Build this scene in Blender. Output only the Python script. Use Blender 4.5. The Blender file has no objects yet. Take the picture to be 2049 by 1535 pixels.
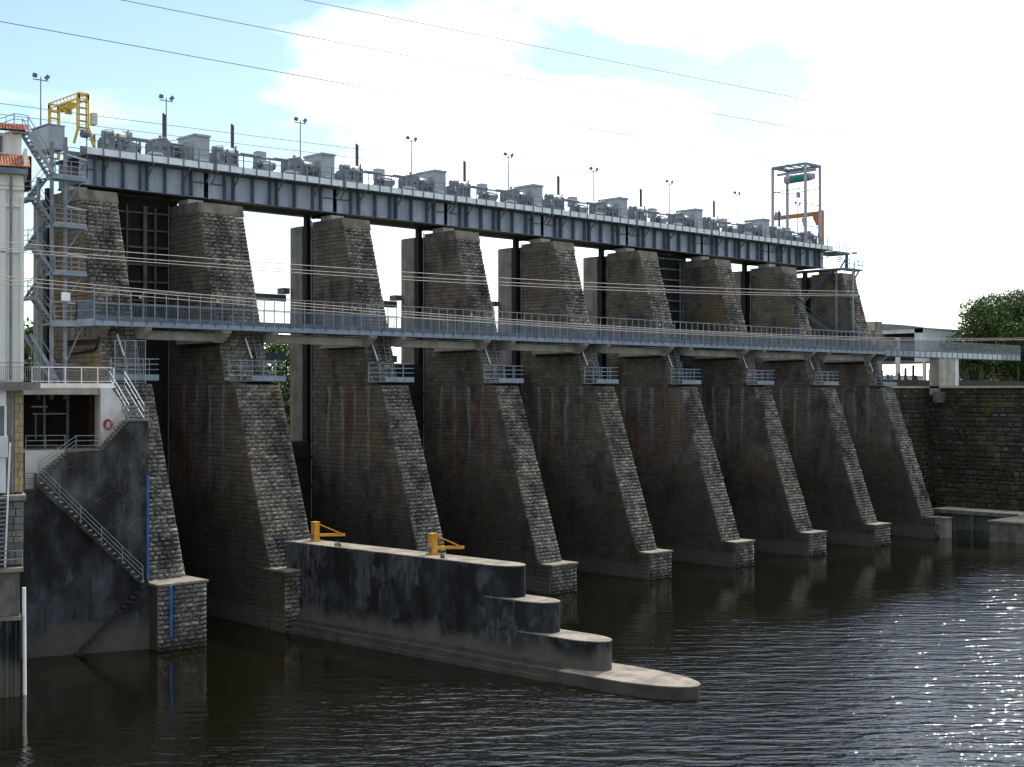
import bpy, math, random
import numpy as np
from mathutils import Vector, Matrix, Euler
R = math.radians
random.seed(7)
sc = bpy.context.scene
COL = sc.collection

# ------------------------------------------------------------------ camera
cam_d = bpy.data.cameras.new("camera")
cam = bpy.data.objects.new("camera", cam_d); COL.objects.link(cam)
yaw, pitch, roll = R(46.6153), R(0.4524), R(-0.0498)
vd = Vector((math.cos(yaw)*math.cos(pitch), math.sin(yaw)*math.cos(pitch), math.sin(pitch)))
rt = Vector((math.sin(yaw), -math.cos(yaw), 0)); up = rt.cross(vd)
rt2 = math.cos(roll)*rt + math.sin(roll)*up; up2 = -math.sin(roll)*rt + math.cos(roll)*up
M = Matrix((rt2, up2, -vd)).transposed().to_4x4(); M.translation = Vector((-45.134, -82.202, 17.358))
cam.matrix_world = M
cam_d.sensor_fit = 'HORIZONTAL'; cam_d.sensor_width = 36.0; cam_d.lens = 2680.0/2049*36
cam_d.clip_start = 0.5; cam_d.clip_end = 5000
sc.camera = cam

# ------------------------------------------------------------------ sky and sun
SUN_AZ, SUN_EL = R(13.5), R(42)          # azimuth from +X towards +Y
w = bpy.data.worlds.new("World"); sc.world = w; w.use_nodes = True
nt = w.node_tree; N = nt.nodes; L = nt.links; N.clear()
out = N.new('ShaderNodeOutputWorld'); bg = N.new('ShaderNodeBackground'); L.new(bg.outputs[0], out.inputs[0])
sky = N.new('ShaderNodeTexSky'); sky.sky_type = 'NISHITA'; sky.sun_disc = False
sky.sun_elevation = SUN_EL; sky.sun_rotation = R(90) - SUN_AZ; sky.air_density = 1.0; sky.dust_density = 0.35; sky.ozone_density = 1.5
tc = N.new('ShaderNodeTexCoord')
sep = N.new('ShaderNodeSeparateXYZ'); L.new(tc.outputs['Generated'], sep.inputs[0])
def mth(op, a, b=None, c=None):
    n = N.new('ShaderNodeMath'); n.operation = op
    for k, x in enumerate((a, b, c)):
        if x is None: continue
        if isinstance(x, (int, float)): n.inputs[k].default_value = x
        else: L.new(x, n.inputs[k])
    return n.outputs[0]
den = mth('ADD', mth('MAXIMUM', sep.outputs[2], 0.0), 0.16)
cx_ = mth('DIVIDE', sep.outputs[0], den); cy_ = mth('DIVIDE', sep.outputs[1], den)
comb = N.new('ShaderNodeCombineXYZ'); L.new(cx_, comb.inputs[0]); L.new(cy_, comb.inputs[1])
mp = N.new('ShaderNodeMapping'); mp.inputs['Location'].default_value = (1.62, 10.05, 0.0); L.new(comb.outputs[0], mp.inputs[0])
nz = N.new('ShaderNodeTexNoise'); nz.inputs['Scale'].default_value = 0.55; nz.inputs['Detail'].default_value = 7; nz.inputs['Roughness'].default_value = 0.56
L.new(mp.outputs[0], nz.inputs[0])
rp = N.new('ShaderNodeValToRGB'); rp.color_ramp.elements[0].position = 0.47; rp.color_ramp.elements[1].position = 0.60
L.new(nz.outputs['Fac'], rp.inputs[0])
mx = N.new('ShaderNodeMix'); mx.data_type = 'RGBA'; L.new(rp.outputs[0], mx.inputs[0])
tint = N.new('ShaderNodeMix'); tint.data_type = 'RGBA'; tint.blend_type = 'MULTIPLY'; tint.inputs[0].default_value = 1.0; tint.inputs[7].default_value = (1.10, 1.08, 1.02, 1)
L.new(sky.outputs[0], tint.inputs[6]); L.new(tint.outputs[2], mx.inputs[6]); sunv = (math.cos(SUN_EL)*math.cos(SUN_AZ), math.cos(SUN_EL)*math.sin(SUN_AZ), math.sin(SUN_EL))
dp = N.new('ShaderNodeVectorMath'); dp.operation = 'DOT_PRODUCT'; L.new(tc.outputs['Generated'], dp.inputs[0]); dp.inputs[1].default_value = sunv
fw = mth('POWER', mth('MAXIMUM', dp.outputs['Value'], 0.0), 4.0)      # clouds scatter more light towards the sun
cb = mth('MULTIPLY_ADD', fw, 22.0, 8.5)
cc = N.new('ShaderNodeCombineColor'); L.new(cb, cc.inputs[0]); L.new(cb, cc.inputs[1]); L.new(mth('MULTIPLY', cb, 1.03), cc.inputs[2]); L.new(cc.outputs[0], mx.inputs[7])
L.new(mx.outputs[2], bg.inputs[0]); bg.inputs[1].default_value = 0.122
sd = bpy.data.lights.new("sun", 'SUN'); sd.energy = 3.2; sd.angle = R(0.53); sd.color = (1.0, 0.94, 0.84)
sun = bpy.data.objects.new("sun", sd); COL.objects.link(sun)
svec = Vector((math.cos(SUN_EL)*math.cos(SUN_AZ), math.cos(SUN_EL)*math.sin(SUN_AZ), math.sin(SUN_EL)))
sun.rotation_euler = (-svec).to_track_quat('-Z', 'Y').to_euler(); sun.location = (60, 0, 90)
vs = sc.view_settings
sc.display_settings.display_device = 'sRGB'
vs.view_transform = 'Standard'; vs.look = 'None'; vs.exposure = 0.60; vs.gamma = 1.0; vs.use_curve_mapping = False
sc.cycles.max_bounces = 6; sc.cycles.diffuse_bounces = 3; sc.cycles.glossy_bounces = 3; sc.cycles.transparent_max_bounces = 8

# ------------------------------------------------------------------ helpers
OFF = {}
class MB:
    """collects boxes, bars and tubes; build() links them as ONE mesh object"""
    def __init__(s, T=None): s.v = []; s.f = []; s.T = T
    def add(s, vs_, fs):
        b = len(s.v); s.v += [tuple(p) for p in vs_]; s.f += [tuple(i+b for i in q) for q in fs]; return s
    def hexa(s, p):
        return s.add(p, [(0,3,2,1),(4,5,6,7),(0,1,5,4),(1,2,6,5),(2,3,7,6),(3,0,4,7)])
    def box(s, x0, x1, y0, y1, z0, z1):
        return s.hexa([(x0,y0,z0),(x1,y0,z0),(x1,y1,z0),(x0,y1,z0),(x0,y0,z1),(x1,y0,z1),(x1,y1,z1),(x0,y1,z1)])
    def bar(s, p, q, wd, ht=None, upv=(0,0,1)):
        ht = wd if ht is None else ht
        p = Vector(p); q = Vector(q); d = (q-p).normalized(); u = Vector(upv)
        if abs(d.dot(u)) > .98: u = Vector((1,0,0))
        a = d.cross(u).normalized()*wd/2; b = a.normalized().cross(d).normalized()*ht/2
        return s.hexa([p-a-b, p+a-b, p+a+b, p-a+b, q-a-b, q+a-b, q+a+b, q-a+b])
    def tube(s, p, q, r, n=6, r2=None):
        r2 = r if r2 is None else r2
        p = Vector(p); q = Vector(q); d = (q-p).normalized(); u = Vector((0,0,1))
        if abs(d.dot(u)) > .98: u = Vector((1,0,0))
        a = d.cross(u).normalized(); b = a.cross(d)
        vs_ = []
        for c0, rr in ((p, r), (q, r2)):
            for k in range(n):
                t = 2*math.pi*k/n; vs_.append(c0 + a*(rr*math.cos(t)) + b*(rr*math.sin(t)))
        fs = [(k, (k+1) % n, n+(k+1) % n, n+k) for k in range(n)] + [tuple(range(n-1,-1,-1)), tuple(range(n, 2*n))]
        return s.add(vs_, fs)
    def path(s, pts, r, n=6):
        for a, b in zip(pts, pts[1:]): s.tube(a, b, r, n)
        return s
    def prism(s, pts, axis, a0, a1):
        """polygon pts in the two other axes, extruded along axis ('x','y','z')"""
        def mk(u, v, a): return {'x': (a,u,v), 'y': (u,a,v), 'z': (u,v,a)}[axis]
        n = len(pts)
        vs_ = [mk(u, v, a0) for u, v in pts] + [mk(u, v, a1) for u, v in pts]
        return s.add(vs_, [tuple(range(n-1,-1,-1)), tuple(range(n, 2*n))] + [(k, (k+1) % n, n+(k+1) % n, n+k) for k in range(n)])
    def ring(s, c, r, t, axis, n=20, m=6):
        """torus, axis given as unit vector"""
        c = Vector(c); ax = Vector(axis).normalized(); u = ax.orthogonal().normalized(); v = ax.cross(u)
        b = len(s.v); vs_ = []; fs = []
        for i in range(n):
            a = 2*math.pi*i/n; dr = u*math.cos(a)+v*math.sin(a)
            for j in range(m):
                q = 2*math.pi*j/m; vs_.append(c + dr*(r+t*math.cos(q)) + ax*(t*math.sin(q)))
        for i in range(n):
            for j in range(m):
                fs.append((i*m+j, ((i+1) % n)*m+j, ((i+1) % n)*m+(j+1) % m, i*m+(j+1) % m))
        return s.add(vs_, fs)
    def rail(s, pts, h=1.05, rows=3, sp=1.3, r=.022, pr=None, toe=None, ends=True):
        """posts and horizontal rails along a polyline of floor points"""
        pr = pr or r
        for a, b in zip(pts, pts[1:]):
            a = Vector(a); b = Vector(b); n = max(1, round((b-a).length/sp))
            for k in range(n+1):
                p = a.lerp(b, k/n); s.bar(p, p+Vector((0,0,h)), pr*2)
            for j in range(rows):
                z = Vector((0,0,h*(j+1)/rows)); s.bar(a+z, b+z, r*2)
            if toe: s.bar(a+Vector((0,0,toe/2)), b+Vector((0,0,toe/2)), .02, toe)
        return s
    def build(s, name, mat, parent=None, kind=None, smooth=False, label=None):
        off = OFF.get(parent.name, Vector((0,0,0))) if parent else Vector((0,0,0))
        vs_ = s.v
        if s.T: vs_ = [s.T(*p) for p in vs_]
        me = bpy.data.meshes.new(name)
        me.from_pydata([(p[0]-off.x, p[1]-off.y, p[2]-off.z) for p in vs_], [], s.f)
        me.materials.append(mat)
        fix_normals(me)
        if smooth: me.polygons.foreach_set('use_smooth', [True]*len(me.polygons))
        o = bpy.data.objects.new(name, me); COL.objects.link(o)
        if parent: o.parent = parent; OFF[o.name] = off
        if kind: o['kind'] = kind
        if label: o['label'] = label
        return o
import bmesh
def fix_normals(me):
    if len(me.polygons) > 60000: return
    b = bmesh.new(); b.from_mesh(me); bmesh.ops.recalc_face_normals(b, faces=b.faces[:]); b.to_mesh(me); b.free()
def tag(o, label, cat, group=None, kind=None):
    o['label'] = label; o['category'] = cat
    if group: o['group'] = group
    if kind: o['kind'] = kind
    return o
def root(name, loc, label, cat, group=None):
    o = bpy.data.objects.new(name, None); COL.objects.link(o); o.location = loc; o.empty_display_size = .3
    OFF[o.name] = Vector(loc); return tag(o, label, cat, group)
def copy_tree(o, dx=Vector((0,0,0)), parent=None):
    c = o.copy(); COL.objects.link(c)
    if parent: c.parent = parent
    else: c.location = Vector(o.location) + dx
    for ch in list(o.children): copy_tree(ch, parent=c)
    return c
SEQ = 'first second third fourth fifth sixth seventh eighth ninth tenth eleventh twelfth thirteenth fourteenth fifteenth sixteenth seventeenth eighteenth nineteenth twentieth twenty-first twenty-second twenty-third twenty-fourth'.split()
ORD = ['first','second','third','fourth','fifth','sixth','seventh','eighth','ninth','tenth','eleventh','twelfth']

# ------------------------------------------------------------------ materials
class NT:
    def __init__(s, name):
        s.m = bpy.data.materials.new(name); s.m.use_nodes = True; s.t = s.m.node_tree; s.n = s.t.nodes
        s.b = s.n['Principled BSDF']; s.geo = s.n.new('ShaderNodeNewGeometry')
    def link(s, a, b): s.t.links.new(a, b)
    def val(s, x, sock):
        if isinstance(x, (int, float)): sock.default_value = x
        elif isinstance(x, (tuple, list)): sock.default_value = tuple(x) if len(x) == 4 or sock.type != 'RGBA' else tuple(x)+(1,)
        else: s.link(x, sock)
    def math(s, op, a, b=0.0, clamp=False):
        n = s.n.new('ShaderNodeMath'); n.operation = op; n.use_clamp = clamp; s.val(a, n.inputs[0]); s.val(b, n.inputs[1]); return n.outputs[0]
    def mapped(s, scale=(1,1,1), loc=(0,0,0)):
        n = s.n.new('ShaderNodeMapping'); n.inputs['Scale'].default_value = scale; n.inputs['Location'].default_value = loc
        s.link(s.geo.outputs['Position'], n.inputs[0]); return n.outputs[0]
    def noise(s, sc_=1.0, det=4, rough=.55, scale=(1,1,1), loc=(0,0,0)):
        n = s.n.new('ShaderNodeTexNoise'); n.inputs['Scale'].default_value = sc_; n.inputs['Detail'].default_value = det
        n.inputs['Roughness'].default_value = rough; s.link(s.mapped(scale, loc), n.inputs[0]); return n.outputs['Fac']
    def step(s, x, a, b):
        n = s.n.new('ShaderNodeMapRange'); n.interpolation_type = 'SMOOTHSTEP'; s.val(x, n.inputs[0]); n.inputs[1].default_value = a; n.inputs[2].default_value = b; return n.outputs[0]
    def mix(s, f, a, b, mode='MIX'):
        n = s.n.new('ShaderNodeMix'); n.data_type = 'RGBA'; n.blend_type = mode; s.val(f, n.inputs[0]); s.val(a, n.inputs[6]); s.val(b, n.inputs[7]); return n.outputs[2]
    def ramp(s, f, stops):
        n = s.n.new('ShaderNodeValToRGB'); e = n.color_ramp.elements
        e[0].position, e[0].color = stops[0][0], tuple(stops[0][1])+(1,); e[1].position, e[1].color = stops[-1][0], tuple(stops[-1][1])+(1,)
        for p, c in stops[1:-1]: k = e.new(p); k.color = tuple(c)+(1,)
        s.val(f, n.inputs[0]); return n.outputs[0]
    def rnd(s):
        oi = s.n.new('ShaderNodeObjectInfo')
        return s.math('FRACT', s.math('ADD', oi.outputs['Random'], s.geo.outputs['Random Per Island']))
    def xyz(s):
        n = s.n.new('ShaderNodeSeparateXYZ'); s.link(s.geo.outputs['Position'], n.inputs[0]); return n.outputs
    def bump(s, h, strength=.5, dist=.05):
        n = s.n.new('ShaderNodeBump'); n.inputs['Strength'].default_value = strength; n.inputs['Distance'].default_value = dist
        s.val(h, n.inputs['Height']); s.link(n.outputs[0], s.b.inputs['Normal'])
    def done(s, col, rough=.8, metal=0.0, spec=None):
        s.val(col, s.b.inputs['Base Color']); s.val(rough, s.b.inputs['Roughness']); s.val(metal, s.b.inputs['Metallic'])
        if spec is not None: s.b.inputs['Specular IOR Level'].default_value = spec
        return s.m
def mottled(name, c1, c2, sc_=1.2, rough=.8, metal=0, streak=0.0, dirt=(.05,.045,.04), bump=.25, spec=.3, rs=18):
    t = NT(name)
    col = t.mix(t.step(t.noise(sc_, 5), .35, .65), c1, c2)
    if streak: col = t.mix(t.math('MULTIPLY', t.step(t.noise(1.0, 4, .6, (1.6,1.6,.14)), .5, .72), streak), col, dirt)
    fine = t.noise(rs, 3)
    col = t.mix(.18, col, t.ramp(fine, [(.3, (.0,.0,.0)), (.7, (1,1,1))]), 'OVERLAY')
    if bump: t.bump(fine, bump, .02)
    return t.done(col, rough, metal, spec)

def stone_mat(name, side=False, och_w=.5):
    t = NT(name); x, y, z = t.xyz()
    r = t.rnd()
    if side:
        base = t.ramp(r, [(0,(.118,.102,.082)),(.35,(.142,.122,.098)),(.6,(.158,.135,.105)),(.8,(.138,.128,.11)),(1,(.185,.16,.125))])
    else:
        base = t.ramp(r, [(0,(.12,.114,.105)),(.3,(.18,.168,.145)),(.55,(.235,.212,.17)),(.75,(.16,.157,.152)),(.93,(.27,.25,.205)),(1,(.34,.32,.27))])
    crust = t.noise(.42, 7, .64, (1,1,.6))
    col = t.mix(t.math('MULTIPLY', t.step(crust, .47, .66), .85 if not side else .7), base, (.035,.034,.036))
    och = t.step(t.noise(.23, 5, .6, (1,1,.7), (11,3,5)), .56, .72)
    col = t.mix(t.math('MULTIPLY', och, .5 if side else .3), col, (.20,.12,.04) if side else (.27,.20,.10))
    if och_w > .5: col = t.mix(t.math('MULTIPLY', t.step(t.noise(.5, 5, .6, (1,1,.5), (1,3,5)), .42, .66), .75), col, (.25,.17,.075))
    if side:
        # limewash streaks running down below the ledge, at regular weep holes, and rust washes
        fy = t.math('FRACT', t.math('DIVIDE', y, 1.95))
        wob = t.math('MULTIPLY', t.math('SUBTRACT', t.noise(.6, 3, .5, (1,1,.35)), .5), .6)
        d = t.math('ABSOLUTE', t.math('SUBTRACT', t.math('ADD', fy, wob), .5))
        line = t.math('SUBTRACT', 1.0, t.step(d, .05, .17))
        below = t.math('SUBTRACT', 1.0, t.step(z, 18.0, 18.15)); ln = t.noise(.45, 2, .5, (1,1,.02))
        length = t.step(t.math('ADD', z, t.math('MULTIPLY', ln, -16.0)), .5, 10.5)
        rng = t.math('MULTIPLY', t.step(y, 7.5, 8.0), t.math('SUBTRACT', 1.0, t.step(y, 15.4, 15.6)))
        st = t.math('MULTIPLY', t.math('MULTIPLY', line, below), t.math('MULTIPLY', length, rng))
        st = t.math('MULTIPLY', st, t.step(t.noise(3.0, 4, .6, (1,1,.3)), .3, .55))
        col = t.mix(t.math('MULTIPLY', st, .62), col, (.36,.345,.33))
        blot = t.math('MULTIPLY', t.step(t.noise(.33, 6, .68, (1,1,.45), (21,4,9)), .57, .66), t.math('MULTIPLY', below, t.step(z, 7.0, 12.0)))
        col = t.mix(t.math('MULTIPLY', blot, .42), col, (.24,.235,.23))
        rust = t.math('MULTIPLY', t.step(t.noise(.7, 4, .55, (1,1,.16), (5,9,2)), .55, .68), t.math('MULTIPLY', t.step(z, 5.0, 12.0), below))
        col = t.mix(t.math('MULTIPLY', rust, .6), col, (.16,.065,.025))
        damp = t.math('SUBTRACT', 1.0, t.step(t.math('ADD', z, t.math('MULTIPLY', t.noise(.25, 4), 10.0)), 11.0, 18.0))
        col = t.mix(t.math('MULTIPLY', damp, .62), col, (.024,.02,.015))
        tide = t.math('SUBTRACT', 1.0, t.step(z, 1.0, 1.7))
        col = t.mix(t.math('MULTIPLY', tide, .7), col, (.11,.10,.085))
    else:
        drip = t.step(t.noise(.8, 4, .6, (1.0,1.0,.09), (2,8,1)), .52, .64)
        col = t.mix(t.math('MULTIPLY', drip, .6), col, (.045,.045,.05))
        wet = t.math('SUBTRACT', 1.0, t.step(t.math('ADD', z, t.math('MULTIPLY', t.noise(1.3, 5), -1.6)), -.55, -.05))
        col = t.mix(t.math('MULTIPLY', wet, .75), col, (.028,.027,.018))
        slime = t.math('MULTIPLY', t.step(t.noise(.9, 5, .65, (1,1,1), (8,3,1)), .52, .62), t.math('SUBTRACT', 1.0, t.step(z, 2.6, 5.2)))
        col = t.mix(t.math('MULTIPLY', slime, .6), col, (.03,.03,.02))
    g = t.noise(9, 4, .65)
    col = t.mix(.25, col, t.ramp(g, [(.3,(.0,.0,.0)),(.7,(1,1,1))]), 'OVERLAY')
    t.bump(g, .55, .04)
    return t.done(col, .92, 0, .15)
STONE = stone_mat('rock_faced_stone'); SIDE = stone_mat('ashlar_side_stone', side=True); SIDE0 = stone_mat('ochre_side_stone', side=True, och_w=.85)
def mortar():
    t = NT('mortar'); c = t.mix(t.noise(1.5, 4), (.035,.032,.028), (.085,.078,.066)); return t.done(c, .95, 0, .1)
MORTAR = mortar()
CAP = mottled('weathered_cap_concrete', (.17,.155,.125), (.10,.092,.075), 1.1, .92, streak=.6, dirt=(.05,.045,.035))
CONC = mottled('pale_concrete', (.36,.34,.30), (.27,.255,.225), .9, .9, streak=.45, dirt=(.14,.125,.10))
NOSE = mottled('grey_nose_concrete', (.24,.225,.20), (.16,.15,.135), .8, .92, streak=.5, dirt=(.08,.07,.06))
SLAB = mottled('sandy_slab_concrete', (.25,.22,.175), (.14,.125,.105), .9, .92, streak=.35, dirt=(.07,.065,.05), bump=.5)
SANDY = mottled('sandy_coping', (.46,.40,.31), (.36,.31,.24), 1.4, .92)
def dark_conc(name, cracks=True, k_=1.0):
    t = NT(name); x, y, z = t.xyz()
    n1 = t.noise(.45, 6, .62, (1,1,.55)); n2 = t.noise(1.1, 5, .6, (1.3,1.3,.12), (3,1,7))
    col = t.ramp(n1, [(.30,(.014*k_,.014*k_,.014*k_)),(.47,(.027*k_,.027*k_,.028*k_)),(.57,(.058*k_,.062*k_,.067*k_)),(.70,(.125*k_,.13*k_,.14*k_))])
    col = t.mix(t.math('MULTIPLY', t.step(n2, .52, .66), .6), col, (.018,.018,.02))
    pale = t.math('MULTIPLY', t.step(t.noise(.75, 5, .65, (1,1,.25), (9,2,4)), .58, .68), .35)
    wash = t.math('MULTIPLY', t.math('MULTIPLY', t.step(t.noise(.28, 6, .62, (1,1,.8), (2,9,6)), .50, .58), t.step(t.noise(2.2, 4, .6, (1.5,1.5,.2)), .3, .55)), .32 if not cracks else .2)
    col = t.mix(wash, col, (.16,.165,.18))
    wv = t.math('ABSOLUTE', t.math('SUBTRACT', t.math('FRACT', t.math('DIVIDE', z, .9)), .5)); seam = t.math('SUBTRACT', 1.0, t.step(wv, .0, .03))
    col = t.mix(t.math('MULTIPLY', seam, .35), col, (.012,.012,.012))
    col = t.mix(pale, col, (.20,.20,.21))
    low = t.math('SUBTRACT', 1.0, t.step(t.math('ADD', z, t.math('MULTIPLY', t.noise(.4, 5), 2.6)), 2.4, 3.6))
    col = t.mix(t.math('MULTIPLY', low, .8), col, t.mix(t.noise(2.2, 5), (.085,.072,.056), (.14,.12,.10)))
    if cracks:
        v = t.n.new('ShaderNodeTexVoronoi'); v.feature = 'DISTANCE_TO_EDGE'; v.inputs['Scale'].default_value = .62
        nn = t.n.new('ShaderNodeTexNoise'); nn.inputs['Scale'].default_value = 1.6; nn.inputs['Detail'].default_value = 4
        t.link(t.geo.outputs['Position'], nn.inputs[0])
        vm = t.n.new('ShaderNodeVectorMath'); vm.operation = 'MULTIPLY_ADD'; t.link(nn.outputs['Color'], vm.inputs[0]); vm.inputs[1].default_value = (1.1,1.1,1.1); t.link(t.geo.outputs['Position'], vm.inputs[2])
        t.link(vm.outputs[0], v.inputs['Vector'])
        cr = t.math('SUBTRACT', 1.0, t.step(v.outputs['Distance'], .003, .016))
        cr = t.math('MULTIPLY', cr, t.math('MULTIPLY', t.step(t.noise(.3, 2, .5, (1,1,1), (4,4,4)), .44, .56), t.step(z, 6.0, 8.5)))
        col = t.mix(t.math('MULTIPLY', cr, .32), col, (.20,.19,.175))
    g = t.noise(7, 4); t.bump(g, .4, .04)
    return t.done(col, .9, 0, .2)
DARKCONC = dark_conc('stained_dark_concrete'); DIVCONC = dark_conc('stained_divider_concrete', False, .42); DIVBASE = mottled('brown_shade_concrete', (.075,.062,.052), (.048,.041,.035), .9, .9, streak=.3)  # base brown holds the left footing's shade in its colour
WHITEW = mottled('white_render', (.62,.63,.64), (.52,.53,.54), .8, .85, streak=.3, dirt=(.35,.34,.32), bump=.1)
WHITEP = mottled('white_paint', (.80,.80,.78), (.70,.70,.68), 1.5, .6, bump=.05)
CREAM = mottled('cream_plaster', (.74,.73,.66), (.68,.67,.60), .7, .85, streak=.18, dirt=(.34,.32,.26), bump=.1)
WEBP = mottled('blue_grey_girder_paint', (.40,.455,.53), (.33,.38,.45), .8, .55, streak=.4, dirt=(.15,.125,.105), bump=.08)
STIF = mottled('dark_grey_and_shade_paint', (.13,.15,.18), (.10,.115,.14), 1.2, .6, streak=.3, bump=.08)  # darker copy of the girder paint; stiffener shade is in its colour
EXTP = mottled('grey_blue_edge_panel', (.40,.465,.51), (.33,.39,.43), 1.5, .5, streak=.3, dirt=(.25,.27,.28), bump=.05)
FASC = mottled('pale_blue_fascia_paint', (.72,.78,.80), (.62,.68,.70), 1.5, .5, streak=.3, dirt=(.34,.29,.24), bump=.05)
GALV = mottled('galvanised_steel', (.27,.295,.32), (.19,.215,.24), 2.5, .5, .35, bump=.08, spec=.5)
GALVD = mottled('weathered_steel', (.20,.225,.25), (.14,.16,.185), 2.0, .6, .2, bump=.1)
BLUEG = mottled('blue_grey_walkway_paint', (.23,.285,.335), (.18,.225,.27), 1.2, .55, streak=.4, dirt=(.13,.105,.085), bump=.06)
BLUED = mottled('dark_blue_and_shade_paint', (.095,.122,.15), (.07,.092,.115), 1.2, .6, bump=.06)  # darker walkway blue with the recessed toe board's shade painted in
MACH = mottled('grey_machine_paint', (.22,.245,.27), (.13,.15,.17), 2.0, .55, streak=.3, dirt=(.16,.15,.13), bump=.08)
MACHW = mottled('pale_machine_cover', (.55,.56,.55), (.40,.41,.40), 2.0, .5, bump=.05)
SHEDM = mottled('grey_shed_cladding', (.34,.37,.41), (.28,.31,.345), 1.0, .6, streak=.25, dirt=(.2,.2,.2), bump=.06)
RACK = mottled('brown_rack_steel', (.13,.105,.095), (.085,.07,.065), 3.0, .7, .2)
DARKIN = mottled('room_shade_render', (.045,.04,.035), (.03,.027,.025), .8, .9)  # the court's interior shade is put into these near-black walls
BLACK = mottled('black_gate_steel', (.009,.009,.010), (.016,.015,.014), .7, .75, bump=.1)
RIB = mottled('rusty_gate_ribs', (.15,.125,.10), (.10,.088,.075), 1.4, .8, streak=.4)
YEL = mottled('yellow_paint', (.62,.43,.05), (.50,.33,.04), 2.0, .5, streak=.3, dirt=(.17,.11,.06))
ORANGE = mottled('orange_yellow_paint', (.66,.32,.025), (.52,.23,.02), 3.0, .55, streak=.5, dirt=(.20,.10,.04), bump=.08)
RUSTO = mottled('rusty_orange_paint', (.42,.17,.04), (.32,.12,.035), 2.0, .6)
GREEN = mottled('teal_hoist_paint', (.03,.24,.18), (.025,.19,.145), 2.0, .45)
PURP = mottled('mauve_grey_steel', (.38,.34,.40), (.31,.28,.335), 2.0, .6)
RED = mottled('red_plastic', (.36,.02,.025), (.28,.015,.02), 2.0, .5, bump=0)
BLUEPIPE = mottled('bright_blue_paint', (.03,.14,.38), (.025,.10,.28), 2.0, .5, bump=.05)
LAMPB = mottled('dark_lamp_housing', (.15,.16,.20), (.10,.11,.14), 3.0, .5, bump=0)
CABLE = mottled('pale_cable', (.42,.37,.33), (.34,.30,.27), 2.0, .6, bump=0)
DCABLE = mottled('grey_sky_cable', (.16,.19,.24), (.13,.15,.19), 2.0, .6, bump=0)
WOODD = mottled('dark_wet_wood', (.03,.027,.024), (.045,.04,.034), 3.0, .85)
GLASS = mottled('dark_window_glass', (.07,.09,.14), (.05,.07,.11), 1.0, .15, bump=0, spec=.6)
YSTONE = mottled('ochre_block_stone', (.40,.31,.17), (.29,.23,.135), 1.6, .9, streak=.35, dirt=(.13,.11,.08))
GROUND = mottled('grassy_ground', (.075,.085,.03), (.12,.115,.06), .12, .95, rs=3)
def tile_mat():
    t = NT('terracotta_tile'); c = t.ramp(t.rnd(), [(0,(.34,.12,.07)),(.5,(.46,.19,.11)),(.85,(.52,.27,.18)),(1,(.28,.12,.08))]); return t.done(c, .85, 0, .2)
TILE = tile_mat()
def leaf_mat(name, a, b):
    t = NT(name); c = t.mix(t.rnd(), a, b); t.b.inputs['Subsurface Weight'].default_value = 0
    return t.done(c, .6, 0, .25)
LEAF = leaf_mat('leaf_green', (.035,.07,.015), (.085,.13,.03)); LEAFD = leaf_mat('leaf_dark', (.022,.045,.012), (.055,.09,.025))
CREEP = leaf_mat('creeper_leaf', (.02,.024,.010), (.06,.055,.022))
BARK = mottled('bark', (.07,.055,.04), (.045,.035,.028), 3, .9)
def bank_mat():
    t = NT('old_bank_stone'); r = t.rnd()
    c = t.ramp(r, [(0,(.035,.033,.03)),(.5,(.062,.057,.046)),(.85,(.09,.08,.062)),(1,(.13,.118,.098))])
    c = t.mix(t.math('MULTIPLY', t.step(t.noise(.3, 6, .65), .45, .62), .8), c, (.03,.033,.018))
    c = t.mix(t.math('MULTIPLY', t.step(t.noise(.2, 5, .6, (1,1,1), (7,7,0)), .57, .68), .5), c, (.13,.085,.03))
    g = t.noise(5, 4); t.bump(g, .6, .06); return t.done(c, .95, 0, .15)
BANK = bank_mat()
def water_mat():
    t = NT('dark_river_water')
    def dirn(sc_, det, stretch, loc):
        m1 = t.n.new('ShaderNodeMapping'); m1.inputs['Rotation'].default_value = (0, 0, R(43)); t.link(t.geo.outputs['Position'], m1.inputs[0])
        m2 = t.n.new('ShaderNodeMapping'); m2.inputs['Scale'].default_value = stretch; m2.inputs['Location'].default_value = loc; t.link(m1.outputs[0], m2.inputs[0])
        n = t.n.new('ShaderNodeTexNoise'); n.inputs['Scale'].default_value = sc_; n.inputs['Detail'].default_value = det; n.inputs['Roughness'].default_value = .5
        n.inputs['Distortion'].default_value = .4; t.link(m2.outputs[0], n.inputs[0]); return n.outputs['Fac']
    a = dirn(.72, 1.5, (.42,1.5,1), (0,0,0)); b = dirn(2.6, 2, (.5,1.3,1), (3,2,0)); g = dirn(6.5, 2, (.7,1.2,1), (1,7,0))
    c = t.noise(.035, 3, .5, (1,1,1), (2,5,0))
    h = t.math('ADD', t.math('MULTIPLY', a, .72), t.math('MULTIPLY', b, .20)); h = t.math('ADD', h, t.math('MULTIPLY', g, .05))
    xx, yy, zz = t.xyz()
    windy = t.step(t.math('ADD', t.math('MULTIPLY', yy, -1.0), t.math('MULTIPLY', t.math('SUBTRACT', c, .5), 26.0)), 14.0, 30.0)
    amp = t.math('ADD', .05, t.math('MULTIPLY', windy, .95))
    t.bump(t.math('MULTIPLY', h, amp), 1.0, .42)
    t.b.inputs['IOR'].default_value = 1.55
    return t.done((.0045,.0042,.0016), .05, 0, .5)
WATER = water_mat()

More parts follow.
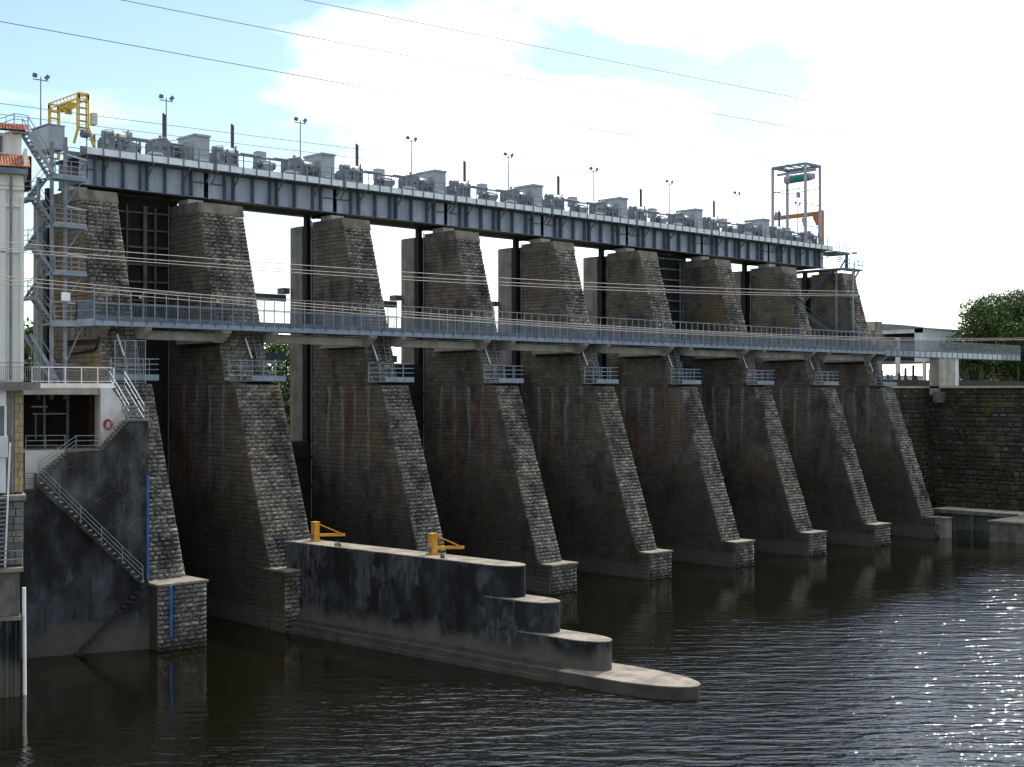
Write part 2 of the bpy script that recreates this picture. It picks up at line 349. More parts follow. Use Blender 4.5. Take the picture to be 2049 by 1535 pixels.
# ------------------------------------------------------------------ setting: water, terrain
o = MB().add([(-160,-220,0),(420,-220,0),(420,19,0),(-160,19,0)], [(0,1,2,3)]).build('river', WATER)
tag(o, 'dark rippled river water below the dam, bright with sky at the right', 'water', kind='structure')
o = MB().box(-170, 430, -230, 20, -6, -4).build('riverbed', GROUND); tag(o, 'muddy riverbed under the dark water', 'ground', kind='structure')
def terrain():
    nx, ny = 70, 50; v = []; f = []
    rs = random.Random(3)
    for j in range(ny+1):
        for i in range(nx+1):
            x = -300 + 1700*i/nx; y = 21.8 + 1400*(j/ny)**1.6
            bankR = min(1, max(0, (x-112-.05*(y-20))/14)); bankL = min(1, max(0, (-14-x)/14)); far = min(1, max(0, (y-150)/120))
            z = 7.5 + 10.5*max(bankR, bankL, far) + 12*min(1, max(0, (y-300)/500)) + rs.uniform(-.3,.3)
            v.append((x, y, z))
    for j in range(ny):
        for i in range(nx): k = j*(nx+1)+i; f.append((k, k+1, k+nx+2, k+nx+1))
    return MB().add(v, f).build('ground', GROUND)
tag(terrain(), 'grassy ground of the emptied reservoir and far bank behind the dam', 'ground', kind='structure')
o = MB().prism([(106.5,10.9),(430,10.9),(430,26),(106.5,26)], 'z', -4, 18.38).build('right_bank', GROUND)
tag(o, 'grassy top of the right bank beyond the last pier', 'ground', kind='structure')
o = MB().prism([(119.5,-230),(430,-230),(430,10.86),(119.5,10.86)], 'z', -4, 18.38).build('right_bank', GROUND)
tag(o, 'grassy river bank behind the stone retaining wall at right', 'ground', kind='structure')

# ------------------------------------------------------------------ stones
def stone_variant(k):
    rs = random.Random(100+k); v = []; f = []; nx, nz = 5, 4
    for j in range(nz):
        for i in range(nx):
            edge = i in (0, nx-1) or j in (0, nz-1)
            x = -.5 + i/(nx-1); z = j/(nz-1)
            if not edge: x += rs.uniform(-.07,.07); z += rs.uniform(-.1,.1)
            yy = rs.uniform(-.05,.03) if edge else rs.uniform(-.25,-.10)
            if edge: x *= rs.uniform(.93,1.0); z = .5+(z-.5)*rs.uniform(.90,1.0)
            v.append((x, yy, z))
    for j in range(nz-1):
        for i in range(nx-1): a = j*nx+i; f.append((a, a+1, a+nx+1, a+nx))
    ring = [i for i in range(nx)] + [j*nx+nx-1 for j in range(1, nz)] + [(nz-1)*nx+i for i in range(nx-2,-1,-1)] + [j*nx for j in range(nz-2,0,-1)]
    b = len(v)
    for q in ring: v.append((v[q][0], .12, v[q][2]))
    n = len(ring)
    for q in range(n): f.append((ring[q], b+q, b+(q+1) % n, ring[(q+1) % n]))
    me = bpy.data.meshes.new('stone'); me.from_pydata(v, [], f); me.materials.append(STONE); fix_normals(me)
    return me, np.array(v), f
VAR = [stone_variant(k) for k in range(12)]
def lay_stones(xa, xb, p0, p1, parent, rs, single, mbs, course=.32, avg=.56, keep=None, cap=None):
    """rock faced stones on the battered plane from (y,z)=p0 up to p1, between xa and xb"""
    dy, dz = p1[0]-p0[0], p1[1]-p0[1]; ln = math.hypot(dy, dz); n = round(ln/course); h = ln/n; tilt = -math.atan2(dy, dz)
    cs, sn = math.cos(tilt), math.sin(tilt)
    off = OFF[parent.name]
    for r_ in range(n):
        y = p0[0]+dy*r_/n; z = p0[1]+dz*r_/n
        cuts = [xa]; x = xa + (rs.uniform(.35,.6) if r_ % 2 else rs.uniform(.7,1.0))*avg
        while x < xb-.42: cuts.append(x); x += rs.uniform(.75,1.3)*avg
        cuts.append(xb)
        for a, b in zip(cuts, cuts[1:]):
            if keep and not keep((a+b)/2, z): continue
            me, va, fa = VAR[rs.randrange(12)]; sx = (b-a-.035)*rs.choice((-1,1)); sz = h-.03; sy = rs.uniform(.6,1.2)
            c0 = ((a+b)/2, y, z)
            if cap is not None and single: cap[0] -= 1
            if single and (cap is None or cap[0] >= 0):
                o = bpy.data.objects.new('stone', me); COL.objects.link(o); o.parent = parent
                o.location = (c0[0]-off.x, c0[1]-off.y, c0[2]-off.z); o.rotation_euler = (tilt,0,0); o.scale = (abs(sx), sy, sz)
            else:
                q = va*np.array((abs(sx), sy, sz)); q = np.stack([q[:,0], q[:,1]*cs-q[:,2]*sn, q[:,1]*sn+q[:,2]*cs], 1)+np.array(c0)
                mbs.add(q.tolist(), fa)

# ------------------------------------------------------------------ piers
UP0, UP1 = (8.5, 18.4), (12.42, 31.85)      # battered upper front
LO0, LO1 = (1.5, 2.5), (7.08, 18.12)        # battered lower front
def front_y(z):
    if z > 18.2: return 8.5+(z-18.4)*(12.68-8.5)/(32.73-18.4)
    if z > 2.5: return 1.5+(z-2.5)*(7.1-1.5)/(18.2-2.5)
    return 0.0
def pcx(i): return 13.0*i + (1.95 if i == 0 else 0)
def pxl(i): return pcx(i) + (-3.0 if i == 1 else -2.0 if i == 0 else -1.85)
def pxr(i): return pcx(i) + 1.08
W0 = (-0.45, 1.35); WD = (.938, -.346); WN = (.346, .938)
def TW(s, b, z): return (W0[0]+s*WD[0]+b*WN[0], W0[1]+s*WD[1]+b*WN[1], z)
def make_pier(i):
    rs = random.Random(i)
    xl, xr = pxl(i), pxr(i)
    look = ['sunlit pale stone', 'thick rust streaked stone', 'brown streaked stone', 'dark brown stone', 'grey brown stone', 'dark patched stone', 'narrow grey stone', 'dark streaked stone', 'outermost bank side stone'][i]
    where = ['beside the stair wall and powerhouse', 'at the root of the stepped dividing wall', 'behind the yellow davits', 'beyond the dividing wall tip', 'with clear water at its foot block', 'left of the ribbed closed gate', 'right of the ribbed closed gate', 'second nearest the right bank', 'next to the right bank'][i]
    p = root('dam_pier', (pcx(i), 8, 0), f'{look} dam pier {where}', 'pier', 'masonry piers of the dam')
    g = .10
    core = [(17.1,-3),(17.1,32.72),(12.68+g,32.72),(8.5+g,18.35),(7.1+g,18.15),(1.5+g,2.45),(1.2,2.45),(1.2,-3)]
    m = MB(); m.prism(core, 'x', xl+g, xr-.02); m.box(xl+.9, xr-.02, 17.1, 18.7, -3, 32.6); m.build('masonry_core', MORTAR, p)
    # upstream nose, rounded
    m = MB(); cxn = (xl+xr)/2; hw = (xr-xl)/2
    pts = [(xl,18.7),(xl,20.15)] + [(cxn-hw*math.cos(t), 20.15+1.5*math.sin(t)) for t in [k*math.pi/8 for k in range(1,8)]] + [(xr,20.15),(xr,18.7)]
    m.prism(pts, 'z', -3, 32.55); m.build('upstream_nose', NOSE, p)
    # cap
    m = MB(); m.prism([(17.08,31.85),(17.08,32.74),(12.60,32.74),(12.36,31.9),(12.36,31.85)], 'x', xl-.03, xr+.03); m.build('cap', CAP, p)
    m = MB(); m.box(xl+.35, xl+1.7, 14.7, 16.3, 32.74, 33.2); m.build('bearing_block', CONC, p)
    # front stones
    single = i <= 2; cap = [296]
    mbs = MB()
    if i == 0:
        # hidden by the stair wall at the lower left
        lay_stones(xl, xr, LO0, LO1, p, rs, single, mbs, cap=cap, keep=lambda x, z: not (x < -.55 and z < 15.5) and not (x < .4 and z < 4.0))
    else: lay_stones(xl, xr, LO0, LO1, p, rs, single, mbs, cap=cap)
    lay_stones(xl, xr, UP0, UP1, p, rs, single, mbs, cap=cap)
    # foot block
    bt = 4.5 if i <= 1 else 2.5
    if i == 1: bx0, bx1 = xl-.1, xl+1.7
    elif i == 0: bx0, bx1 = -.30, 3.45
    else: bx0, bx1 = xl+.2, xr+.42
    if i == 8: bx0, bx1 = xl+.6, xl+1.8
    fb = MB(); fb.box(bx0+.05, bx1-.05, .12, 2.2, -3, bt-.16).build('foot_block', MORTAR, p)
    fy0 = .10
    lay_stones(bx0, bx1, (fy0,-.2), (fy0,bt-.18), p, rs, False, mbs, .33, .65)
    cpm = MB().box(bx0-.04, bx1+.04, -.1, 2.3 if bt < 3 else 3.0, bt-.15, bt); cpm.build('block_coping', SLAB, p)
    mbs.build('front_masonry', STONE, p, kind='stuff')
    # left flank ashlar, joined: courses too fine to pick apart singly
    ms = MB(); z = -.2
    while z < 31.8:
        h = rs.uniform(.30,.40); z1 = min(z+h, 31.85)
        fa, fb_ = front_y(z+.02)+.10, front_y(z1-.02)+.10
        if z < 18.2 < z1: fa = fb_ = max(fa, fb_)
        if z < 2.5 < z1: fa = fb_ = max(fa, fb_)
        if bt > 3 and i == 1 and z < bt: pass
        y = 17.08
        while y > max(fa, fb_)+.05:
            wdt = rs.uniform(.5,1.05); y0 = y-wdt
            la, lb = y0, y0
            if y0 < max(fa, fb_)+.5: la, lb = fa, fb_; y0 = -99
            d = rs.uniform(-.035,.02); gp = .02
            if not (21.35 < z1 and z < 22.45 and y > 8.6 and y < 15.2):
                X0, X1 = xl+d, xl+.16
                ms.hexa([(X0,la+gp,z+gp),(X1,la+gp,z+gp),(X1,y-gp,z+gp),(X0,y-gp,z+gp),(X0,lb+gp,z1-gp),(X1,lb+gp,z1-gp),(X1,y-gp,z1-gp),(X0,y-gp,z1-gp)])
            y = y0
        z = z1
    # flank of the foot block
    if i > 0:
        z = -.2
        while z < bt-.2:
            y = 2.1
            while y > .3:
                y0 = max(.16, y-rs.uniform(.6,1.0)); ms.box(bx0-.01+rs.uniform(-.02,.02), bx0+.1, y0+.02, y-.02, z+.02, min(z+.42, bt-.17)-.02); y = y0
            z += .42
    ms.build('flank_masonry', SIDE if i else SIDE0, p, kind='stuff')
    # gate slot guide and pipe
    MB().box(xl+.05, xl+.5, 18.05, 18.55, 0, 33.4).build('gate_guide', BLACK, p)
    MB().tube((xl-.06,17.15,-.1 if i else 12), (xl-.06,17.15,32.9), .05).build('conduit', GALVD, p)
    mm = MB()
    for zz in (30.2, 26.6, 24.4): mm.box(xl+.6, xl+.9, 17.35, 18.0, zz, zz+.9)
    mm.build('slot_bracket', RIB, p)
    # corbels carrying the footbridge, one each side, the left one with scaffold holes
    fr = [(7.9,22.32),(7.9,22.12),(8.75,21.5),(9.55,21.5),(9.55,22.32)]
    m = MB(); xa, xb = xl-.55, xl+.2
    m.prism(fr, 'x', xa, xb)
    ys = [9.55,10.25,10.5,11.2,11.45,11.75,12.0,15.0]; zs = [21.5,21.62,21.85,22.02,22.24,22.32]
    for a in range(len(ys)-1):
        for b in range(len(zs)-1):
            hole = ys[a] in (10.25,11.2,11.75) and zs[b] in (21.62,22.02)
            m.box(xa+(.3 if hole else 0), xb, ys[a], ys[a+1], zs[b], zs[b+1])
    m.box(xa-.14, xb, 9.0, 15.0, 21.38, 21.497)
    m.build('corbel', CONC if i else CAP, p)
    m = MB(); m.prism(fr, 'x', xr-.1, xr+.42); m.box(xr-.1, xr+.42, 9.553, 13.5, 21.5, 22.32); m.build('corbel', CONC, p)
    return p
piers = [make_pier(i) for i in range(9)]

# ------------------------------------------------------------------ concrete struts between the piers
for i in range(8):
    x0, x1 = pxr(i)+.43, pxl(i+1)-.56
    t = root('concrete_beam', ((x0+x1)/2, 9.3, 21.5), f'pale concrete beam under the footbridge spanning the {ORD[i]} bay from the left', 'beam', 'concrete beams between the piers')
    n = 3; step = (x1-x0)/n
    MB().box(x0, x1, 9.0, 9.6, 21.46, 22.06).build('beam_body', CONC, t)
    MB().box(x0, x1, 9.62, 10.3, 22.06, 22.2).build('top_plate', STIF, t)

# ------------------------------------------------------------------ gates in the bays
for i in range(8):
    x0, x1 = pxr(i)-.02, pxl(i+1)+.9
    full = i in (0, 5)
    lab = {0: 'black raised gate with rusty lattice ribs in the leftmost bay', 5: 'black closed gate with horizontal ribs between the sixth and seventh piers'}.get(i, f'black lowered sluice gate with rounded top in the {ORD[i]} bay')
    t = root('sluice_gate', ((x0+x1)/2, 17.7, 0), lab, 'gate', 'sluice gates in the bays')
    top = 33.3 if full else (12.3 if i == 1 else 19.4)
    MB().box(x0, x1, 17.45, 17.7, -3, top).build('gate_plate', BLACK, t)
    if not full:
        m = MB(); prof = [(17.45,top)] + [(17.45+.9-.9*math.cos(a), top+.9*math.sin(a)) for a in [k*math.pi/10 for k in range(1,10)]] + [(19.25,top)]
        m.prism(prof, 'x', x0, x1); m.build('gate_crest', BLACK, t)
        for z in (3.0, 6.0, 9.0, 11.6) + ((14.5, 17.2) if i > 1 else ()): MB().box(x0, x1, 17.1, 17.45, z, z+.3).build('rib', BLACK, t)
    else:
        zs = [23.5,24.9,26.4,27.8,29.2,30.6,32.0] if i == 0 else [23.2,24.4,25.6,26.8,28.0,29.2,30.4,31.6,32.8]
        for z in zs: MB().bar((x0,17.25,z), (x1-.95,17.25,z+.12), .16, .16).build('rib', RIB if i == 0 else GALVD, t)
        xs = [x0+.9, x0+2.0, x0+3.1, x0+4.6, x0+5.6] if i == 0 else [x1-1.6]
        for k, x in enumerate(xs): MB().box(x, x+(.32 if k == 3 else .14), 17.0, 17.17, 23.4, 32.6).build('stanchion', RIB if i == 0 else GALVD, t)
for i in range(1, 8):
    x0, x1 = pxr(i)-.02, pxl(i+1)+.02
    for z, hh, nm in ((25.9,.62,'upper'), (20.5,.65,'lower')):
        if nm == 'lower' and i > 3: continue
        o = MB().box(x0-.3, x1+.3, 21.7, 22.3, z, z+hh).build('service_beam', STIF)
        tag(o, f'dark {nm} service beam crossing behind the {ORD[i]} bay from the left', 'beam', 'dark service beams behind the gates')
    o = MB().box(x1-.75, x1-.05, 20.6, 21.6, 26.53, 27.05).build('beam_stop', STIF); tag(o, f'small dark block standing on the service beam in the {ORD[i]} bay', 'block', 'blocks on the service beams')

# ------------------------------------------------------------------ upper bridge: one girder span per bay
def jx(i): return 1.1 if i == 0 else (102.4 if i == 8 else 13*i-.65)
STO = [1.4, 2.25, 4.15, 5.9, 6.6, 8.45, 10.4, 11.25]
def make_span(i):
    x0, x1 = jx(i)+.22, jx(i+1)-.22; sc_ = (x1-x0)/12.76
    t = root('bridge_span', (x0, 17, 33.45), f'blue grey plate girder span over the {ORD[i]} bay from the left', 'bridge', 'girder spans of the upper bridge')
    for yy, nm in ((15.35,'front_web'), (18.9,'rear_web')):
        MB().box(x0, x1, yy, yy+.04, 33.5, 35.6).build(nm, WEBP, t)
        MB().box(x0, x1, yy-.5, yy+.36, 33.44, 33.498).build('bottom_flange', STIF, t)
        MB().box(x0, x1, yy-.3, yy+.3, 35.602, 35.652).build('top_flange', STIF, t)
    for o_ in STO:
        x = x0+o_*sc_
        MB().box(x-.05, x+.05, 14.86, 15.348, 33.5, 35.6).build('stiffener', STIF, t)
    for a, b in ((.12,1.38),(11.28,12.64)):
        MB().box(x0+a*sc_, x0+b*sc_, 15.2, 15.347, 34.72, 34.80).build('web_rib', STIF, t)
    for o_ in (.06, 2.25, 6.6, 10.4, 12.7):
        x = x0+o_*sc_; MB().bar((x,14.88,34.75), (x,13.98,35.62), .08, .1).build('bracket', STIF, t)
    for k in range(6):   # cross frames between the two webs
        x = x0+.5+k*(x1-x0-1)/5; MB().box(x-.06, x+.06, 15.4, 18.88, 33.6, 34.1).build('cross_frame', STIF, t)
    MB().box(x0-.1, x1+.1, 15.4, 18.88, 33.50, 33.55).build('soffit_plate', BLACK, t)
    MB().box(x0-.1, x1+.1, 14.02, 20.3, 35.656, 35.74).build('deck_plate', STIF, t)
    n = round((x1-x0+.2)/1.335); st = (x1-x0+.2)/n
    for k in range(n):
        a = x0-.1+k*st
        MB().box(a+.06, a+st-.06, 13.93, 14.0, 35.70, 36.22).build('fascia_panel', FASC, t)
        m = MB(); m.bar((a,13.89,35.6), (a,13.89,37.25), .07); m.build('rail_post', GALVD, t)
    m = MB()
    for z in (36.75, 37.22): m.bar((x0-.1,13.89,z), (x1+.1,13.89,z), .045)
    m.build('handrail', GALVD, t)
    m = MB()
    for z in (36.75, 37.22): m.bar((x0-.1,20.25,z), (x1+.1,20.25,z), .045)
    for k in range(n): m.bar((x0+k*st,20.25,35.7), (x0+k*st,20.25,37.25), .05)
    m.build('rear_handrail', GALVD, t)
    MB().box(x0-.05, x1+.05, 14.95, 15.15, 35.742, 36.42).build('machine_kerb', GALVD, t)
    MB().box(x0-.05, x1+.05, 17.6, 17.9, 35.742, 36.42).build('machine_kerb', GALVD, t)
    return t
spans = [make_span(i) for i in range(8)]
# black plate painting the gap's shade over each pier, pale tapered hangers
for i in range(1, 8):
    x = jx(i); o = MB().box(x-.15, x+.15, 15.7, 18.8, 33.3, 35.6).build('joint_gap_shade', BLACK)
    tag(o, f'black gap shade plate at the girder joint above the {ORD[i]} pier from the left', 'plate', 'girder joint plates')

# ------------------------------------------------------------------ hoist machinery on the upper bridge
def make_drive(x):
    """gear frame with motor hood, local to the bay"""
    t = root('gate_hoist', (x, 15.6, 36.4), '', 'hoist', 'gate hoist machines on the upper bridge')
    m = MB()
    for a in (0, 1.15, 2.1):
        m.box(x+a, x+a+.16, 14.9, 15.05, 36.42, 37.75); m.box(x+a, x+a+.16, 16.6, 16.75, 36.42, 37.75)
    m.box(x, x+2.3, 14.88, 15.02, 37.3, 37.48); m.box(x, x+2.3, 14.9, 16.8, 36.44, 36.6); m.build('frame', MACH, t)
    MB().prism([(14.95,36.6),(14.95,37.2),(15.3,37.5),(16.2,37.5),(16.6,37.2),(16.6,36.6)], 'x', x+.3, x+1.0).build('gear_case', GALVD, t)
    m = MB(); m.prism([(15.1+.62*(1-math.cos(a)), 37.55+.52*math.sin(a)) for a in [k*math.pi/8 for k in range(9)]], 'x', x+1.0, x+2.05); m.build('hood', MACHW, t)
    m = MB(); m.tube((x+.25,15.6,37.72), (x+.95,15.6,37.72), .3, 10); m.build('motor', MACH, t)
    m = MB(); m.tube((x+1.5,14.95,37.0), (x+1.5,15.2,37.0), .42, 14); m.build('gear_wheel', STIF, t)
    m = MB(); m.box(x+1.3, x+2.0, 15.1, 15.6, 36.6, 37.1); m.build('brake_box', STIF, t)
    MB().ring((x+.62,14.8,37.15), .2, .025, (0,1,0), 14, 5).build('handwheel', STIF, t)
    MB().path([(x+.1,14.86,36.5),(x+.1,14.86,37.9),(x+.8,15.1,38.05),(x+1.1,15.3,37.9)], .03, 5).build('cable_conduit', STIF, t)
    MB().box(x+.12, x+.42, 14.8, 14.87, 36.8, 37.15).build('junction_box', SHEDM, t)
    m = MB(); m.bar((x+2.1,15.0,37.9), (x+2.3,15.6,38.15), .05); m.tube((x+2.2,15.2,37.5), (x+2.2,15.2,38.2), .07, 6); m.build('grease_pump', MACH, t)
    return t
def make_rack(x):
    t = root('lifting_rack', (x, 15.7, 36.4), '', 'rack', 'brown lifting racks rising from the hoists')
    m = MB(); m.box(x-.10, x+.0, 15.62, 15.78, 36.5, 40.1); m.box(x+.05, x+.13, 15.62, 15.78, 36.5, 40.0); m.build('rack_bar', RACK, t)
    m = MB()
    for k in range(22): m.box(x-.135, x-.103, 15.63, 15.77, 36.9+k*.145, 36.97+k*.145)
    m.build('rack_teeth', RACK, t, kind='stuff')
    m = MB(); b0 = [(x-.4,15.3,36.4),(x+.45,15.3,36.4),(x+.45,16.1,36.4),(x-.4,16.1,36.4)]; b1 = [(x-.18,15.53,38.0),(x+.21,15.53,38.0),(x+.21,15.87,38.0),(x-.18,15.87,38.0)]
    m.hexa(b0+b1); m.build('guide_cone', RACK, t)
    return t
def make_shaft(x0, x1):
    t = root('drive_shaft', (x0, 15.3, 37.4), '', 'shaft', 'drive shafts linking the hoists')
    m = MB(); m.tube((x0,15.3,37.52), (x1,15.3,37.52), .1, 8); m.build('shaft', MACH, t)
    for a, b in ((x0+.3, x0+2.4), (x0+3.6, x1-.2)): MB().box(a, b, 15.16, 15.44, 37.62, 37.70).build('shaft_cover', MACHW, t)
    for k in (1.6, 4.4): MB().box(x0+k, x0+k+.12, 15.2, 15.4, 36.42, 37.45).build('stand', MACH, t)
    return t
def make_mid(x):
    t = root('motor_stand', (x, 16.2, 36.4), '', 'machine', 'small motor stands with cabinets')
    m = MB(); m.prism([(14.95,36.42),(14.95,37.0),(15.4,37.35),(16.4,37.35),(16.8,36.42)], 'x', x+.3, x+1.3); m.build('gear_case', MACH, t)
    MB().tube((x-.2,15.5,37.0), (x+.35,15.5,37.0), .26, 10).build('motor', GALVD, t)
    MB().tube((x+1.3,15.5,36.95), (x+1.75,15.5,36.95), .33, 10).build('brake_drum', MACH, t)
    MB().box(x+1.0, x+1.85, 16.85, 17.55, 37.3, 38.4).build('control_cabinet', SHEDM, t)
    MB().box(x+1.3, x+1.5, 17.0, 17.3, 36.42, 37.3).build('cabinet_leg', GALVD, t)
    MB().bar((x-.3,15.1,36.6), (x+.5,15.1,37.2), .06).build('lever', STIF, t)
    return t
def make_winch(x):
    t = root('gate_winch', (x, 16, 36.4), '', 'winch', 'gate winches on the upper bridge')
    MB().prism([(x,36.55),(x,37.45),(x+.2,37.75),(x+1.3,38.0),(x+1.75,37.6),(x+1.75,36.55)], 'y', 15.1, 16.2).build('gear_case', MACH, t)
    m = MB(); m.prism([(x+.1,37.78),(x+1.25,38.06),(x+1.3,38.0),(x+.15,37.7)], 'y', 15.0, 16.3); m.build('lid', MACHW, t)
    m = MB(); m.prism([(15.2+.5*(1-math.cos(a)), 37.4+.42*math.sin(a)) for a in [k*math.pi/8 for k in range(9)]], 'x', x+1.8, x+2.65); m.build('hood', MACHW, t)
    m = MB()
    for a in (1.8, 2.5, 3.2): m.box(x+a, x+a+.14, 14.95, 15.08, 36.42, 37.4)
    m.box(x+1.75, x+3.4, 14.93, 15.06, 37.25, 37.4); m.box(x-.1, x+3.4, 15.1, 16.6, 36.43, 36.56); m.build('frame', MACH, t)
    MB().tube((x+1.85,15.7,37.0), (x+3.2,15.7,37.0), .38, 12).build('rope_drum', GALVD, t)
    m = MB(); m.tube((x+.45,15.08,37.1), (x+.45,14.9,37.1), .13, 8); m.tube((x+1.15,15.08,37.15), (x+1.15,14.9,37.15), .13, 8); m.build('bearing', STIF, t)
    MB().path([(x+1.5,14.9,36.5),(x+1.5,14.9,37.75),(x+2.3,15.0,37.95)], .03, 5).build('cable_conduit', STIF, t)
    MB().ring((x+2.9,14.86,36.95), .24, .025, (0,1,0), 14, 5).build('handwheel', STIF, t)
    MB().box(x+2.75, x+3.15, 14.88, 15.0, 37.42, 37.85).build('switch_box', GALVD, t)
    MB().tube((x+1.0,15.6,37.95), (x+1.0,15.6,38.2), .12, 8).build('breather', STIF, t)
    MB().prism([(x-.5,36.42),(x+.7,36.42),(x+.5,36.62),(x-.4,36.62)], 'y', 14.4, 15.0).build('foot_cover', MACHW, t)
    return t
def make_shed(x):
    t = root('machine_shed', (x, 16.3, 36.4), '', 'shed', 'grey sheds on the upper bridge')
    MB().box(x, x+1.42, 15.0, 17.65, 36.44, 38.5).build('shed_wall', SHEDM, t)
    MB().box(x-.08, x+1.5, 14.9, 17.75, 38.5, 38.62).build('roof', SHEDM, t)
    m = MB()
    for k in range(6): m.box(x-.02+k*.26, x+.1+k*.26, 14.86, 17.8, 38.622, 38.68)
    m.build('roof_ribs', SHEDM, t)
    m = MB(); m.box(x-.02, x-.003, 15.3, 16.2, 36.5, 38.2); m.build('door', SHEDM, t)
    MB().box(x+.2, x+1.0, 14.6, 14.98, 36.44, 36.62).build('white_step', MACHW, t)
    return t
def make_mast(x, y=19.5, ztop=42.3, z0=35.75):
    t = root('floodlight_mast', (x, y, z0), '', 'light mast', 'twin floodlight masts along the bridge')
    MB().tube((x,y,z0), (x,y,ztop), .07, 8, .045).build('pole', GALVD, t)
    MB().bar((x-.62,y,ztop-.25), (x+.62,y,ztop-.25), .07).build('crossarm', GALVD, t)
    MB().hexa([(x-.66,y-.15,ztop-.05),(x-.34,y-.15,ztop-.1),(x-.34,y+.12,ztop-.1),(x-.66,y+.12,ztop-.05),(x-.66,y-.2,ztop+.2),(x-.36,y-.2,ztop+.16),(x-.36,y-.08,ztop+.18),(x-.66,y-.08,ztop+.22)]).build('floodlight', LAMPB, t)
    m = MB(); m.bar((x+.38,y,ztop-.1), (x+.66,y,ztop+.18), .3, .1, (0,1,0)); m.build('floodlight', LAMPB, t)
    return t
pd = make_drive(12.9); pr_ = make_rack(15.05); ps = make_shaft(15.3, 21.3); pm = make_mid(17.3); pw = make_winch(20.2); psh = make_shed(23.65); pma = make_mast(24.5)
def put(o, dx, label):
    c = copy_tree(o, Vector((dx,0,0))); c['label'] = label; return c
for k in range(1, 8):
    nb = ORD[k]
    if k == 1:
        for o_, l in ((pd,'grey gate hoist with pale hood'), (pr_,'tall brown lifting rack'), (ps,'long pale drive shaft'), (pm,'small motor stand with square cabinet'), (pw,'angular grey gate winch'), (psh,'grey flat roofed machine shed'), (pma,'thin twin floodlight mast')):
            o_['label'] = f'{l} above the second bay from the left'
    else:
        dx = 13*(k-1)
        put(pd, dx, f'grey gate hoist with pale hood above the {nb} bay from the left'); put(pr_, dx, f'tall brown lifting rack above the {nb} bay from the left')
        put(ps, dx, f'long pale drive shaft above the {nb} bay from the left'); put(pm, dx, f'small motor stand with square cabinet above the {nb} bay from the left')
        if k < 7: put(pw, dx, f'angular grey gate winch above the {nb} bay from the left'); put(psh, dx, f'grey flat roofed machine shed above the {nb} bay from the left')
        else: put(pw, dx-.6, 'last angular grey gate winch between the legs of the green hoist gantry')
        put(pma, dx, f'thin twin floodlight mast above the {nb} bay from the left')
# first bay differs a little
put(pd, -9.8, 'grey gate hoist with pale hood right of the yellow gantry'); put(pm, -12.6, 'small motor stand with square cabinet right of the yellow gantry')
put(pr_, -6.35, 'tall brown lifting rack left of the first machine shed'); put(pw, -12.9, 'angular grey gate winch beside the leftmost lifting rack')
put(psh, -12.6, 'largest looking grey machine shed, nearest the yellow gantry'); put(ps, -10.6, 'long pale drive shaft nearest the yellow gantry')
put(pma, -13.5, 'thin twin floodlight mast standing behind the leftmost rack'); put(pma, -24.4, 'floodlight mast left of the yellow gantry, behind the grey lift cabin')

# yellow travelling gantry at the left end
t = root('yellow_gantry', (1.2, 16.8, 36.0), 'yellow lattice gantry crane at the left end of the bridge', 'gantry crane')
def lattice(m, x0, x1, y0, y1, z0, z1, wd=.09, rungs=6, diag=True):
    for x in (x0, x1):
        for y in (y0, y1): m.bar((x,y,z0), (x,y,z1), wd)
    for k in range(rungs+1):
        z = z0+(z1-z0)*k/rungs; m.bar((x0,y0,z), (x1,y0,z), wd*.7); m.bar((x0,y1,z), (x1,y1,z), wd*.7); m.bar((x0,y0,z), (x0,y1,z), wd*.7); m.bar((x1,y0,z), (x1,y1,z), wd*.7)
m = MB(); lattice(m, .75, 1.5, 14.2, 14.55, 37.7, 40.2, .1, 5); m.build('front_leg', YEL, t)
m = MB(); lattice(m, .75, 1.5, 19.2, 19.5, 36.0, 40.2, .1, 8); m.build('rear_leg', YEL, t)
m = MB(); m.bar((.75,14.3,37.75), (.4,14.3,36.42), .16); m.bar((1.5,14.3,37.75), (2.0,14.3,36.42), .2); m.bar((.6,14.3,37.5), (1.7,14.3,37.5), .12); m.build('front_foot', YEL, t)
m = MB(); lattice(m, .75, 1.5, 14.2, 19.5, 39.85, 40.3, .1, 1)
for k in range(9): m.bar((.75,14.2+k*.6,39.85), (.75,14.5+k*.6,40.3), .06); m.bar((1.5,14.2+k*.6,39.85), (1.5,14.5+k*.6,40.3), .06)
m.build('bridge_beam', YEL, t)
m = MB(); m.box(.8, 1.45, 16.2, 17.6, 39.55, 39.95); m.tube((1.1,16.0,39.6), (1.1,17.9,39.6), .24, 8); m.tube((.9,16.9,39.3), (1.4,16.9,39.3), .2, 8); m.build('trolley', YEL, t)
MB().tube((.85,14.0,37.15), (1.35,14.0,37.15), .3, 12).build('travel_wheel', STIF, t)
MB().box(1.75, 2.15, 14.0, 14.5, 38.0, 38.9).build('control_box', MACHW, t)
# grey lift cabin
t = root('lift_cabin', (-.9, 15.5, 36.0), 'grey sheet metal cabin at the top of the left stair tower', 'cabin')
MB().hexa([(-1.55,14.5,35.8),(-.25,14.5,35.8),(-.25,17.5,35.8),(-1.55,17.5,35.8),(-1.55,14.5,37.55),(-.25,14.5,37.6),(-.25,17.5,37.6),(-1.55,17.5,37.5)]).build('cabin_wall', SHEDM, t)
MB().box(-1.6, -.2, 14.45, 17.55, 37.602, 37.68).build('cabin_roof', SHEDM, t)
MB().box(-1.3, -.5, 14.47, 14.497, 35.9, 37.3).build('cabin_door', SHEDM, t)

